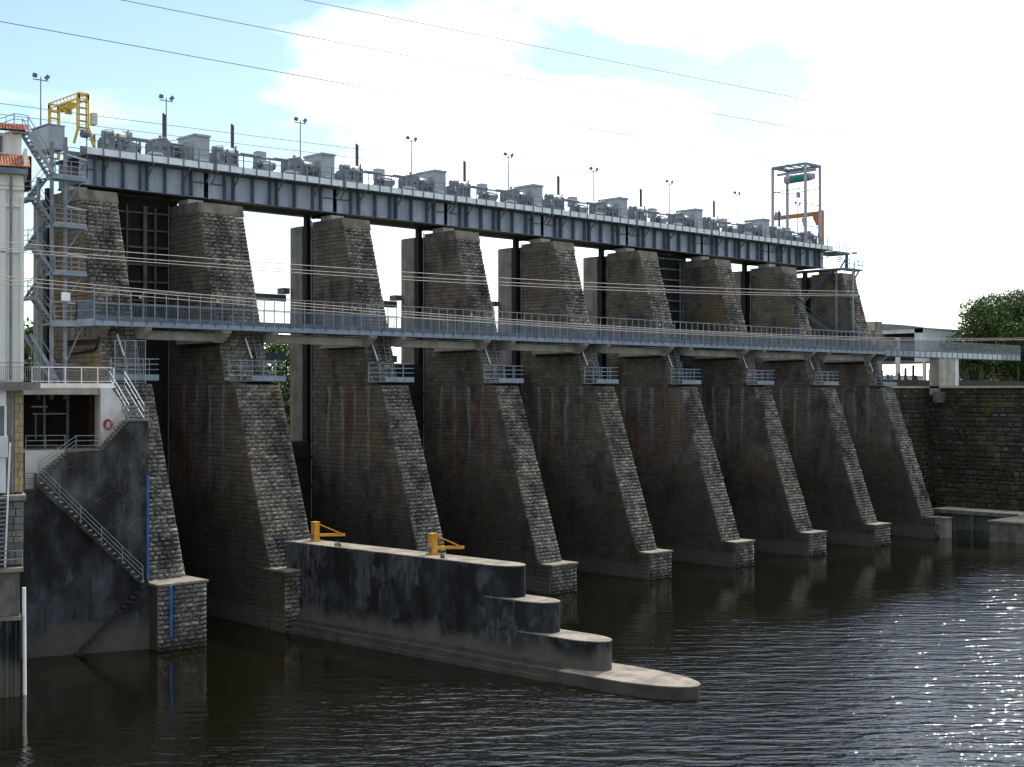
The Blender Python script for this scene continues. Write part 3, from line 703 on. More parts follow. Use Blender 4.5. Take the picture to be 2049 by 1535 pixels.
# teal hoist gantry at the right end
t = root('hoist_gantry', (98.2, 16.7, 36.3), 'tall slender steel gantry with teal hoist at the right end of the bridge', 'gantry crane')
for x in (96.6, 99.8):
    for y in (14.25, 19.2): MB().box(x-.14, x+.14, y-.14, y+.14, 35.75, 46.2).build('post', PURP, t)
for (p, q, wd) in (((96.6,14.25,46.2),(96.6,19.2,46.2),.3), ((99.8,14.25,46.2),(99.8,19.2,46.2),.3), ((96.6,14.25,46.2),(99.8,14.25,46.2),.3), ((96.6,19.2,46.2),(99.8,19.2,46.2),.3)):
    MB().bar(p, q, wd, .28).build('top_beam', GALVD, t)
m = MB()
for k in range(4): m.bar((96.6,14.3+k*1.2,46.25), (99.8,15.4+k*1.2,46.25), .1); m.bar((99.8,14.3+k*1.2,46.25), (96.6,15.4+k*1.2,46.25), .1)
m.build('top_bracing', GALVD, t)
MB().bar((98.2,13.8,45.55), (98.2,19.6,45.55), .28, .3).build('runway_beam', PURP, t)
m = MB()
for (p, q) in (((96.6,19.2,43.2),(99.8,19.2,43.2)), ((96.6,14.25,43.2),(96.6,19.2,43.0)), ((99.8,14.25,43.4),(99.8,19.2,43.2)), ((96.6,14.25,41.2),(99.8,14.25,41.2)), ((96.6,14.25,38.4),(99.8,14.25,38.4)), ((96.6,19.2,40.2),(99.8,19.2,40.2))): m.bar(p, q, .09)
m.build('tie_bar', GALVD, t)
h = MB().tube((98.2,14.7,44.75), (98.2,17.4,44.75), .5, 14).build('hoist_drum', GREEN, t)
MB().tube((98.2,17.4,44.75), (98.2,18.3,44.75), .55, 12).build('hoist_motor', PURP, t)
MB().tube((98.2,14.1,44.75), (98.2,14.7,44.75), .42, 12).build('hoist_end', PURP, t)
m = MB(); m.bar((98.2,16.4,44.3), (98.2,16.4,42.7), .05); m.box(98.0, 98.4, 16.2, 16.6, 42.3, 42.9); m.build('hook_block', PURP, t)
MB().box(96.9, 98.0, 18.9, 19.1, 39.7, 40.6).build('notice_board', GALV, t)
t = root('orange_jib', (101.7, 15.4, 36.0), 'rusty orange jib crane beside the slender gantry', 'jib crane')
MB().box(101.45, 102.0, 15.1, 15.65, 35.75, 40.9).build('mast', RUSTO, t)
MB().bar((101.7,15.3,40.55), (101.7,22.6,40.55), .28, .55).build('boom', RUSTO, t)
MB().prism([(15.65,39.0),(15.65,40.28),(16.6,40.28),(16.5,39.9),(16.0,39.0)], 'x', 101.6, 101.8).build('gusset', RUSTO, t)
m = MB(); m.box(101.55, 101.85, 17.6, 18.2, 39.6, 40.2); m.tube((101.7,17.9,39.7), (101.7,17.9,39.1), .2, 8); m.build('trolley', PURP, t)

# ------------------------------------------------------------------ lower footbridge
t = root('footbridge', (50, 8.5, 22.3), 'long blue grey steel footbridge crossing the pier fronts', 'footbridge')
XA, XB = -1.1, 104.3
MB().box(XA, XB, 7.72, 7.80, 22.30, 22.66).build('fascia', BLUEG, t)
MB().box(XA, XB, 7.80, 7.84, 22.66, 23.02).build('toe_board', BLUED, t)
MB().box(XA, XB, 7.86, 9.4, 22.50, 22.60).build('deck', STIF, t)
MB().box(XA, XB, 9.42, 9.47, 22.30, 22.9).build('rear_beam', BLUED, t)
n = 92
for k in range(n):
    x = XA+.6+k*1.145
    if x < XB: MB().box(x-.03, x+.03, 7.66, 7.72, 22.52, 22.85).build('bracket', BLUED, t)
n = 112
for k in range(n):
    x = XA+k*.948
    if x < XB: MB().bar((x,7.83,22.66), (x,7.83,24.92), .07, .05).build('post', BLUEG, t)
MB().bar((XA,7.83,24.92), (XB,7.83,24.92), .06).build('top_rail', GALV, t)
MB().bar((XA,7.83,23.9), (XB,7.83,23.9), .05).build('mid_rail', BLUEG, t)
m = MB()
m.bar((XA,9.36,24.1), (XB,9.36,24.1), .06); m.bar((XA,9.36,22.95), (XB,9.36,22.95), .05)
m.build('rear_rail', GALVD, t)
m = MB(); x = XA
while x < XB: m.bar((x,9.36,22.6), (x,9.36,24.1), .022); x += .135
m.build('rear_balusters', GALVD, t, kind='stuff')
m = MB(); x = XA+20
while x < XB: m.bar((x,7.85,22.7), (x,7.85,23.9), .018); x += .145
m.build('front_balusters', BLUEG, t, kind='stuff')
for i in range(9):
    x = pcx(i)-4.2+(4.6 if i == 0 else 0)
    o = MB().box(x, x+.22, 7.76, 7.785, 24.38, 24.62).build('marker_plate', YEL); tag(o, f'small yellow marker plate on the footbridge rail near the {ORD[i]} pier', 'plate', 'yellow marker plates on the rail')
# left end: ramped gangway to the stair tower
t = root('gangway', (-2, 8, 22.3), 'short grey gangway joining the stair tower to the footbridge', 'gangway')
m = MB(); m.bar((-1.12,7.78,22.55), (-2.2,8.35,22.45), .12, .5); m.bar((-2.2,8.35,22.4), (-4.0,8.6,22.35), .12, .4); m.build('edge_beam', BLUEG, t)
MB().prism([(-1.12,7.85),(-2.2,8.42),(-4.2,8.68),(-4.2,10),(-1.12,9.4)], 'z', 22.25, 22.35).build('deck', GALVD, t)
m = MB(); m.rail([(-1.15,7.8,22.75),(-2.2,8.35,22.65),(-4.0,8.6,22.55)], 1.35, 2, .9, .025); m.build('guard_rail', GALV, t)
m = MB().hexa([(-1.2,7.83,22.8),(-2.2,8.36,22.7),(-2.2,8.38,22.7),(-1.2,7.85,22.8),(-1.2,7.83,24.0),(-2.2,8.36,23.9),(-2.2,8.38,23.9),(-1.2,7.85,24.0)]); m.build('mesh_panel', BLUED, t)

# extension to the right bank
t = root('footbridge', (122, 8.5, 22.0), 'footbridge extension with panelled edge leading to the right bank', 'footbridge')
MB().box(104.35, 141, 7.85, 9.4, 22.1, 22.95).build('deck_beam', BLUED, t)
n = 26
for k in range(n):
    x = 104.4+k*1.4; MB().box(x+.12, x+1.28, 7.76, 7.85, 22.15, 22.85).build('edge_panel', EXTP if 4 < k < 22 else BLUEG, t)
m = MB(); x = 104.35
while x < 141: m.bar((x,7.9,22.95), (x,7.9,24.25), .035); x += .16
m.bar((104.35,7.9,24.25), (141,7.9,24.25), .06); m.bar((104.35,7.9,23.05), (141,7.9,23.05), .06); m.build('mesh_railing', GALVD, t, kind='stuff')
t = root('bridge_pier', (120.5, 8.5, 18.4), 'square pale concrete pier under the footbridge extension', 'pier')
MB().box(117.9, 122.2, 7.9, 9.3, 17.2, 22.09).build('shaft', CONC, t)
MB().box(122.2, 123.3, 8.0, 9.2, 17.9, 22.09).build('pilaster', WHITEW, t)
MB().box(116.2, 124.0, 7.2, 7.88, 16.2, 17.6).build('footing', CAP, t)

# ------------------------------------------------------------------ maintenance platforms on the pier fronts
for i in range(9):
    x0 = pcx(i)-3.4; x1 = pcx(i)+1.5
    if i == 0: x0, x1 = -.35, 3.45
    if i == 1: x0, x1 = 9.3, 14.5
    t = root('maintenance_platform', ((x0+x1)/2, 7.5, 18.4), f'small railed steel platform on the front of the {ORD[i]} pier from the left', 'platform', 'railed platforms on the pier fronts')
    xm = x1-3.2 if i else x0
    MB().box(xm, x1, 6.83, 8.35, 18.36, 18.44).build('deck', GALVD, t)
    n = 3
    for k in range(n):
        a = xm+(x1-xm)*k/n; b = xm+(x1-xm)*(k+1)/n; MB().box(a+.02, b-.02, 6.79, 6.83, 18.40, 18.76).build('toe_board', BLUEG, t)
    m = MB(); m.rail([(x0 if i else xm,6.81,18.4),(x1,6.81,18.4),(x1,8.3,18.4)], 1.55, 4, 1.1, .024, .028); m.rail([(xm+2,8.3,18.4),(x1,8.3,18.4)], 1.55, 4, 1.1, .02); m.build('handrail', BLUEG, t)
    if i: MB().box(x0, xm, 6.83, 7.0, 18.36, 18.42).build('side_bar', GALVD, t)
    # ladder up to the footbridge
    y0, y1 = front_y(20.2)-.25, front_y(22.4)-.25
    lx = pcx(i)+.05
    if i:
        t = root('ladder', (lx, 8.9, 20), f'short steel ladder from footbridge to platform on the {ORD[i]} pier', 'ladder', 'ladders under the footbridge')
        m = MB(); m.bar((lx,y0,20.2), (lx,y1,22.4), .05); m.bar((lx+.5,y0,20.2), (lx+.5,y1,22.4), .05); m.build('stile', BLUEG, t)
        for k in range(7):
            f_ = k/6; MB().bar((lx,y0+(y1-y0)*f_,20.25+2.1*f_), (lx+.5,y0+(y1-y0)*f_,20.25+2.1*f_), .035).build('rung', BLUEG, t)
    bx = pcx(i)-1.25 if i != 1 else 12.25
    if i == 0: bx = 1.35
    o = MB().bar((bx,front_y(21.8)-.3,21.8), (bx+.32,front_y(20.2)-.3,20.2), .11, .09).build('strip_light', WHITEP)
    tag(o, f'white sloping strip light on the front of the {ORD[i]} pier', 'light', 'white strip lights on the pier fronts')

# ------------------------------------------------------------------ stepped dividing wall
def ccx(y): return 12.25-.078*y
def tier(m, hw, y0, ytip, z0, z1, nose=1.0):
    pts = []
    L_ = hw*nose
    for k in range(13):
        a = math.pi*k/12; y = ytip+L_-L_*math.sin(a); pts.append((ccx(y)-hw*math.cos(a), y))
    pts = [(ccx(y0)-hw, y0)] + pts + [(ccx(y0)+hw, y0)]
    m.prism(pts, 'z', z0, z1)
t = root('dividing_wall', (13, -10, 0), 'long dark stepped concrete dividing wall running out into the river', 'wall')
prev = None
for k, (hw, yt, z0, z1, ns) in enumerate(((1.08,-20.7,4.5,6.40,1.6), (1.10,-23.6,2.6,4.38,1.8), (1.14,-27.7,.82,2.48,2.0), (2.0,-34.0,-3,.70,2.6))):
    m = MB(); tier(m, hw, 1.6, yt, z0-.1 if k < 3 else z0, z1, ns); m.build('wall_tier', DIVCONC if k < 3 else DIVBASE, t)
    m = MB(); tier(m, hw+.012, 1.6 if k == 0 else prev+2.2, yt-.02, z1, z1+.06, ns); m.build('coping', SLAB, t)
    prev = yt
m = MB(); tier(m, 1.5, 1.2, -26.0, .68, 1.0, 2.0); m.build('footing_ledge', DIVBASE, t)
m = MB(); tier(m, 2.22, .6, -29.0, -3, .3, 2.4); m.build('footing', DIVBASE, t)
for k, (y, l) in enumerate(((.2,'orange yellow davit at the inner end of the dividing wall'), (-12.2,'orange yellow davit halfway along the dividing wall'))):
    x = ccx(y)+.4; z = 6.52
    t = root('davit', (x, y, z), l, 'davit', 'orange davits on the dividing wall')
    MB().box(x-.22, x+.22, y-.22, y+.22, z, z+1.32).build('post', ORANGE, t)
    MB().box(x-.36, x+.36, y-.36, y+.36, z-.03, z+.03).build('base_plate', ORANGE, t); MB().box(x-.26, x+.26, y-.26, y+.26, z+1.32, z+1.37).build('cap_plate', ORANGE, t)
    q = Vector((math.cos(R(-18)), math.sin(R(-18)), 0))
    MB().bar(Vector((x,y,z+.38))+q*.2, Vector((x,y,z+.30))+q*2.3, .14, .2).build('arm', ORANGE, t)
    MB().bar(Vector((x,y,z+1.22))+q*.2, Vector((x,y,z+.36))+q*2.1, .09).build('strut', ORANGE, t)
    MB().box(x-.34, x-.18, y-.1, y+.3, z+.15, z+.45).build('winch', STIF, t)
m = MB(); x, y = ccx(1.4)-.9, 1.2
t = root('ladder', (x, y, 6.5), 'thin steel ladder hoop at the inner end of the dividing wall', 'ladder')
MB().bar((x-.06,y,4.4), (x-.06,y,7.5), .04).build('stile', GALVD, t); MB().bar((x-.06,y-.45,4.4), (x-.06,y-.45,7.5), .04).build('stile', GALVD, t)
for k in range(7): MB().bar((x-.06,y-.45,4.6+k*.3), (x-.06,y,4.6+k*.3), .03).build('rung', GALVD, t)
rs = random.Random(5)
m = MB()
for k in range(60):
    y = rs.choice((-4.0,-4.2,-14.6))+rs.uniform(-.25,.25); x = ccx(y)-1.0; a = rs.uniform(0,6.3); h = rs.uniform(.15,.5)
    m.add([(x-.03,y,6.5),(x+.03,y,6.5),(x+.1*math.cos(a),y+.1*math.sin(a),6.5+h)], [(0,1,2)])
tag(m.build('weeds', LEAF), 'tufts of weed growing on top of the dividing wall', 'weeds', kind='stuff')

# ------------------------------------------------------------------ left: stair wall and court
t = root('stair_wall', TW(-3.5, .6, 0), 'dark cracked concrete wall with stairs at the left bank', 'wall')
prof = [(-8.6,-3),(-8.6,11.05),(-7.2,11.05),(-7.2,12.1),(-6.75,12.1),(-5.0,13.5),(-2.95,13.6),(-2.95,13.75),(-1.35,15.45),(.1,15.5),(.1,4.5),(.2,4.5),(.2,-3)]
m = MB(TW); m.prism([(a, b) for a, b in prof], 'y', 0.0, 1.25); m.build('wall_body', DARKCONC, t)
def steps(tt, s0, z0, s1, z1, n, b0, b1, name='step', mat=SLAB, th=.10):
    for k in range(n):
        a = s0+(s1-s0)*k/n; b = s0+(s1-s0)*(k+1)/n; z = z0+(z1-z0)*(k+1)/n
        lo, hi = min(a,b), max(a,b)
        MB(TW).box(lo-.03, hi+.03, b0, b1, z-th, z).build(name, mat, tt)
steps(t, -6.8, 12.05, -5.0, 13.62, 8, -.05, 1.2, mat=CAP, th=.16)
steps(t, -3.0, 13.65, -1.3, 15.6, 10, -.05, 1.2, mat=CAP, th=.16)
MB(TW).box(-1.3, .12, -.06, 1.25, 15.5, 15.62).build('landing', CAP, t)
MB(TW).box(-5.0, -3.0, .0, 5.0, 13.5, 13.64).build('court_floor', SLAB, t)
n = 22
t3 = root('outer_stair', TW(-3.5, -.4, 8), 'long stair with pipe handrail slanting down the dark wall to the block', 'stairs')
for k in range(n):
    f_ = (k+.5)/n; s_ = -7.0+6.75*f_; z = 11.7-7.1*f_
    MB(TW).box(s_-.12, s_+.14, -.72, -.003, z-.05, z).build('step', CONC, t3)
m = MB(TW); m.bar((-7.1,-.68,11.5), (-.2,-.68,4.45), .05, .3); m.build('stringer', DARKCONC, t3)
m = MB(TW)
for hgt in (.35, .68, 1.0): m.bar((-7.05,-.7,11.75+hgt), (-.35,-.7,4.75+hgt), .05)
for k in range(6):
    f_ = k/5; m.bar((-7.05+6.7*f_,-.7,11.6-7.0*f_), (-7.05+6.7*f_,-.7,12.75-7.0*f_), .05)
m.build('handrail', GALV, t3)
t4 = root('water_stair', TW(-2.4, -.3, 2), 'dark slimy steps slanting down from the block into the water', 'stairs')
for k in range(15):
    f_ = k/15; s_ = -.35-4.35*f_; z = 4.3-4.45*f_
    MB(TW).box(s_-.22, s_+.14, -.42-.02*k, -.003, z-.12, z).build('step', WOODD, t4)
for nm, s_, z0, z1, l in (('blue_pipe', .03, 4.75, 11.85, 'bright blue vertical pipe on the edge of the dark stair wall'), ('blue_pipe', .95, .9, 4.35, 'short bright blue pipe on the block below the stair wall')):
    if s_ > .5: o = MB().box(.42, .58, -.30, -.14, z0, z1).build(nm, BLUEPIPE)
    else: o = MB(TW).box(s_-.04, s_+.12, -.10, -.004, z0, z1).build(nm, BLUEPIPE)
    tag(o, l, 'pipe', 'blue pipes')
# white wall under upper stair, floor slab, balustrade
t = root('court_building', TW(-5, 5, 13.6), 'open court with white side wall and pale slab above the dark stair wall', 'building')
MB(TW).prism([(-2.9,13.65),(-1.3,15.5),(-1.27,16.45),(-2.2,17.79),(-2.9,17.79)], 'y', 1.27, 1.5).build('white_side_wall', WHITEW, t)
MB(TW).box(-2.9, -2.68, 1.51, 5.2, 13.64, 17.79).build('white_return_wall', WHITEW, t)
MB(TW).prism([(-7.75,11.05),(-7.75,13.6),(-4.9,13.6),(-6.6,12.1),(-7.0,12.0),(-7.0,11.05)], 'y', 1.26, 1.45).build('white_front_wall', WHITEW, t)
MB(TW).box(-9.5, -2.66, 1.5, 1.8, 17.35, 17.78).build('lintel_beam', CONC, t)
MB(TW).box(-7.4, -2.0, 1.5, 9.2, 17.80, 18.12).build('slab', WHITEP, t)
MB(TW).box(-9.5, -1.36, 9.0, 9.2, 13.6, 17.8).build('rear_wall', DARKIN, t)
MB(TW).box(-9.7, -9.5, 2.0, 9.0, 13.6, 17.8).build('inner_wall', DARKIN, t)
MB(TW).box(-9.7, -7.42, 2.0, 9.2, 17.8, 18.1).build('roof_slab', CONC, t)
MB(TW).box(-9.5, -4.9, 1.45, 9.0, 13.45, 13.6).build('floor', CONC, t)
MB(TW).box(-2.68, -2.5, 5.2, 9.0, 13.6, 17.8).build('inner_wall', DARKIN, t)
MB(TW).box(-8.6, -8.3, 5.0, 5.5, 13.6, 17.3).build('stone_jamb', YSTONE, t)
m = MB(TW); m.bar((-6.2,6.2,13.6), (-6.2,6.2,17.3), .14); m.bar((-4.6,6.6,13.6), (-4.6,6.6,17.3), .18); m.build('inner_post', GALVD, t)
m = MB(TW); m.bar((-7.0,5.8,16.0), (-4.8,5.8,16.0), .08); m.bar((-6.8,5.8,16.0), (-6.8,5.8,14.2), .06); m.bar((-7.1,5.6,16.5), (-6.0,5.6,16.5), .1); m.build('inner_pipework', GALV, t)
t = root('balustrade', TW(-4.5, 4, 18.1), 'white railing with close balusters along the slab above the court', 'railing')
bb_ = 0
m = MB(TW); m.bar((-7.3,1.6,19.2), (-2.1,1.6,19.2), .08); m.bar((-7.3,1.6,18.25), (-2.1,1.6,18.25), .05); m.build('top_rail', WHITEP, t)
for k in range(6): MB(TW).bar((-7.3+k*1.06,1.6,18.1), (-7.3+k*1.06,1.6,19.2), .07).build('post', WHITEP, t)
m = MB(TW)
for k in range(52): m.bar((-7.3+k*.102,1.6,18.25), (-7.3+k*.102,1.6,19.0), .025)
m.bar((-7.3,1.6,19.0), (-2.1,1.6,19.0), .04); m.build('balusters', GALV, t, kind='stuff')
t = root('railing', TW(-6.3, 1.3, 13.6), 'three bar pipe railing along the top of the small white wall', 'railing')
m = MB(TW); m.rail([(-7.7,1.35,13.6),(-5.2,1.35,13.6)], 1.0, 3, 1.25, .022); m.build('handrail', GALV, t)
t = root('railing', TW(-4, .1, 13.6), 'pipe railing stepping down over the dark wall beside the court', 'railing')
m = MB(TW); m.rail([(-4.6,.05,13.6),(-3.0,.05,13.6)], 1.0, 3, 1.6, .022)
for h in (.45,.72,1.0): m.bar((-4.6,.05,13.6+h), (-6.9,.05,11.9+h), .045); m.bar((-3.0,.05,13.65+h), (-1.35,.05,15.6+h), .045)
for s_, z in ((-5.8,12.9),(-6.9,12.0),(-2.2,14.6),(-1.35,15.6)): m.bar((s_,.05,z), (s_,.05,z+1.0), .045)
m.rail([(-1.3,-.02,15.6),(.1,-.02,15.6)], .9, 3, .7, .02); m.build('handrail', GALV, t)
t = root('railing', TW(-8, 0, 11.1), 'short pipe railing at the landing left of the dark wall', 'railing')
m = MB(TW); m.rail([(-8.55,.1,11.1),(-7.1,.1,11.1)], 1.05, 3, .75, .02); m.build('handrail', GALVD, t)
o = MB(TW).ring((-2.45,.95,15.3), .31, .085, (-.72,-.69,0), 22, 8).build('lifebuoy', RED, smooth=True); tag(o, 'red lifebuoy hanging on the white side wall', 'lifebuoy')
# metal flight from the slab down to the landing
t = root('metal_stair', TW(-.8, 2.5, 17), 'steep grey metal stair from the white slab down to the wall landing', 'stairs')
for k in range(11):
    f_ = k/10; b = 2.7-2.2*f_; z = 17.95-2.3*f_; s_ = -2.15+1.05*f_
    MB(TW).box(s_, s_+1.0, b-.14, b+.12, z-.05, z).build('step', GALV, t)
m = MB(TW)
for q0 in (-2.15, -1.15):
    m.bar((q0,2.8,17.9), (q0+1.05,.5,15.6), .05, .18)
    for h in (.5, .95): m.bar((q0,2.8,18.0+h), (q0+1.05,.5,15.65+h), .05)
    for f_ in (0, .33, .66, 1): m.bar((q0+1.05*f_,2.8-2.3*f_,17.9-2.3*f_), (q0+1.05*f_,2.8-2.3*f_,18.95-2.3*f_), .05)
m.build('stringers_and_rails', GALV, t)
t = root('cage_gate', TW(-.5, 4.6, 18.1), 'tall wire mesh cage gate beside the first pier above the metal stair', 'gate')
m = MB(TW)
for s_ in (-1.6,-.9,-.2,.5): m.bar((s_,4.4,18.1), (s_,4.4,21.2), .06)
for z in (18.2, 19.4, 21.2): m.bar((-1.6,4.4,z), (.5,4.4,z), .05)
m.build('frame', GALV, t)
m = MB(TW)
for k in range(16): m.bar((-1.6+k*.14,4.42,18.2), (-1.6+k*.14,4.42,21.2), .014)
for k in range(22): m.bar((-1.6,4.42,18.2+k*.14), (.5,4.42,18.2+k*.14), .014)
m.build('mesh', GALVD, t, kind='stuff')
# black hose and bracket on the first pier flank
o = MB().path([(-.2,14.5,20.35),(-.2,9.6,20.6),(-.2,9.0,21.2),(-.2,8.9,22.2)], .09).build('black_hose', BLACK); tag(o, 'thick black pipe bent along the ochre flank of the first pier', 'pipe')

# ------------------------------------------------------------------ left: powerhouse (corner at s=-8.5, b=-10.5)
SB, BB = -8.52, -10.55
t = root('powerhouse', TW(-11, -6, 0), 'cream powerhouse with red tiled roofs at the left edge', 'building')
MB(TW).box(-15, SB, BB, -3, 18.1, 30.2).build('upper_wall', CREAM, t)
m = MB(TW)
for a in (-9.65, -10.9, -12.2): m.box(a-.16, a+.16, BB-.10, BB-.003, 18.2, 29.4)
m.box(SB-.18, SB+.03, BB-.14, BB-.004, 18.2, 28.9); m.build('pilasters', CREAM, t)
m = MB(TW)
for z, dp in ((29.3,.16),(29.55,.10),(28.3,.12),(25.6,.1)): m.box(-15, SB+.04, BB-dp, BB-.001, z, z+.14)
m.build('cornice', CREAM, t)
MB(TW).box(-15, SB+.22, BB-.45, -2.8, 30.2, 30.5).build('eaves', GALVD, t)
m = MB(TW); m.hexa([(-15,BB-.42,30.52),(SB+.15,BB-.42,30.52),(SB+.15,BB+1.6,31.55),(-15,BB+1.6,31.55),(-15,BB-.42,30.56),(SB+.15,BB-.42,30.56),(SB+.15,BB+1.6,31.6),(-15,BB+1.6,31.6)]); m.build('lower_roof', MORTAR, t)
def tiles(tt, b0, z0, b1, z1, s0, s1, rows, name='roof_tile'):
    w_ = .16; v0 = []
    for r_ in range(rows):
        f0, f1 = r_/rows, (r_+1.25)/rows
        s_ = s1
        while s_ > s0:
            ba, za = b0+(b1-b0)*f0, z0+(z1-z0)*f0; bb, zb = b0+(b1-b0)*min(1,f1), z0+(z1-z0)*min(1,f1)
            m = MB(TW); pts = []
            for bq, zq in ((ba,za+.05),(bb,zb)):
                for a in range(4):
                    th = math.pi*a/3; pts.append((s_-w_/2+.073*math.cos(th), bq, zq+.06*math.sin(th)))
            m.add(pts, [(0,1,5,4),(1,2,6,5),(2,3,7,6),(3,0,4,7),(0,3,2,1),(4,5,6,7)]); m.build(name, TILE, tt)
            s_ -= w_
tiles(t, BB-.42, 30.58, BB+1.55, 31.6, -10.3, SB+.36, 7)
MB(TW).box(SB+.02, SB+.2, BB-.2, BB+1.6, 30.55, 31.75).build('verge_board', WHITEP, t)
MB(TW).box(-15, SB-.5, BB+1.6, -3, 31.5, 32.9).build('clerestory_wall', CREAM, t)
MB(TW).box(SB-.5, SB-.02, BB+1.75, -3, 31.5, 32.9).build('clerestory_pier', CREAM, t)
wd_ = MB(TW).box(-15, SB-1.1, BB+1.5, BB+1.596, 31.75, 32.7).build('window', GLASS, t)
m = MB(TW)
for s_ in (-9.65, -10.35, -11.05): m.box(s_-.03, s_+.03, BB+1.45, BB+1.49, 31.75, 32.7)
m.build('window_frame', GALVD, t)
m = MB(TW); m.hexa([(-15,BB+1.1,32.95),(SB+.15,BB+1.1,32.95),(SB+.15,BB+3.2,33.7),(-15,BB+3.2,33.7),(-15,BB+1.1,33.0),(SB+.15,BB+1.1,33.0),(SB+.15,BB+3.2,33.75),(-15,BB+3.2,33.75)]); m.build('upper_roof', MORTAR, t)
tiles(t, BB+1.1, 33.02, BB+3.15, 33.75, -10.3, SB+.36, 7)
m = MB(TW); m.tube((-9.22,BB-.2,18.2), (-9.22,BB-.2,30.1), .075, 8); m.build('drainpipe', GALVD, t)
MB(TW).box(-15, SB+.9, BB-.9, BB+.4, 17.62, 18.08).build('balcony_slab', NOSE, t)
m = MB(TW); m.rail([(-13,BB-.85,18.1),(SB+.85,BB-.85,18.1)], 1.1, 1, 2.2, .025)
for k in range(44): m.bar((-13+k*.12,BB-.85,18.15), (-13+k*.12,BB-.85,18.95), .02)
m.bar((-13,BB-.85,18.95), (SB+.85,BB-.85,18.95), .03); m.build('balcony_railing', GALV, t)
MB(TW).box(-15, -9.0, BB+.02, -3, 11.6, 17.6).build('ground_storey', YSTONE, t)
pm_ = MB(TW).box(-9.0, SB+.02, BB+.05, BB+1.4, 11.6, 17.6).build('corner_pillar', MORTAR, t)
z = 11.65; rs = random.Random(9); k = 0
while z < 17.5:
    h = rs.uniform(.36,.48); cuts = (-9.0,-8.72,SB+.03) if k % 2 else (-9.0,-8.80,SB+.03)
    for a, b in zip(cuts, cuts[1:]): MB(TW).box(a+.012, b-.012, BB-rs.uniform(.02,.05), BB+.5, z+.012, min(z+h,17.58)-.012).build('stone', YSTONE, pm_)
    z += h; k += 1
m = MB(TW); m.tube((-9.12,BB-.1,11.6), (-9.12,BB-.1,17.5), .08, 8); m.build('downpipe', GALVD, t)
MB(TW).box(-15, -9.45, BB-.12, BB+.01, 16.7, 17.6).build('white_head', WHITEP, t)
f_ = MB(TW).box(-15, -9.55, BB-.03, BB+.015, 14.9, 16.7).build('window', GLASS, t)
MB(TW).box(-9.55, -9.42, BB-.1, BB+.012, 14.9, 16.7).build('window_post', WHITEP, f_)
# white utility boxes and outside stair at far left
t = root('utility_cabinet', TW(-10.5, BB-.6, 13), 'white box cabinet on the powerhouse corner at the far left', 'cabinet')
MB(TW).box(-12, -9.38, BB-1.0, BB-.13, 13.75, 14.95).build('body', WHITEW, t)
MB(TW).box(-12, -9.5, BB-.95, BB-.13, 11.7, 13.74).build('base', WHITEW, t)
t = root('terrace', TW(-11, -10, 6), 'stone walled terrace with pale slab left of the dark stair wall', 'terrace')
MB(TW).box(-15, SB+.12, BB-1.2, -1.5, 11.25, 11.55).build('slab', SLAB, t)
core = MB(TW).box(-15, SB-.05, BB-.9, -1.5, 7.4, 11.25).build('wall_core', MORTAR, t)
z = 7.55; k = 0
while z < 11.2:
    h = rs.uniform(.34,.46); s_ = SB
    while s_ > -10.4:
        w_ = rs.uniform(.45,.8); MB(TW).box(s_-w_+.02, s_-.02, BB-.96-rs.uniform(0,.06), BB-.6, z+.02, min(z+h,11.24)-.02).build('stone', STONE, core); s_ -= w_
    z += h
MB(TW).box(-15, SB-.04, BB-1.6, -1.5, 7.2, 7.42).build('ledge', SLAB, t)
MB(TW).box(-15, SB-.22, BB-1.0, -1.5, 4.62, 7.2).build('lower_wall', CAP, t)
MB(TW).box(-15, SB-.15, BB-1.35, -1.5, 4.4, 4.6).build('quay_coping', SLAB, t)
MB(TW).box(-15, SB-.2, BB-1.2, -1.5, -3, 4.4).build('quay_wall', DIVCONC, t)
m = MB(TW); m.box(-9.0, -8.9, BB-1.32, BB-1.2, -1, 4.4); m.box(-9.5, -9.35, BB-1.34, BB-1.2, -1, 4.4); m.build('fender_post', DARKCONC, t)
m = MB(TW); m.rail([(-12,BB-1.5,7.42),(SB-.1,BB-1.5,7.42)], 1.0, 2, 1.5, .025); m.build('railing', GALV, t)
t = root('outside_stair', TW(-9.8, BB-1.6, 9), 'narrow stair with white stringer against the terrace at the far left', 'stairs')
m = MB(TW); m.bar((-9.55,BB-1.35,7.5), (-9.28,BB-1.35,14.6), .12, .1); m.build('stringer', WHITEP, t)
for k in range(16): MB(TW).box(-10.9, -9.5, BB-1.6, BB-1.25, 7.65+k*.25, 7.71+k*.25).build('step', GALV, t)
o = MB(TW).tube((SB+.08,BB-.9,-1.2), (SB+.02,BB-.9,6.2), .11, 10).build('white_pipe', WHITEP); tag(o, 'white vertical pipe running into the water at the terrace corner', 'pipe')

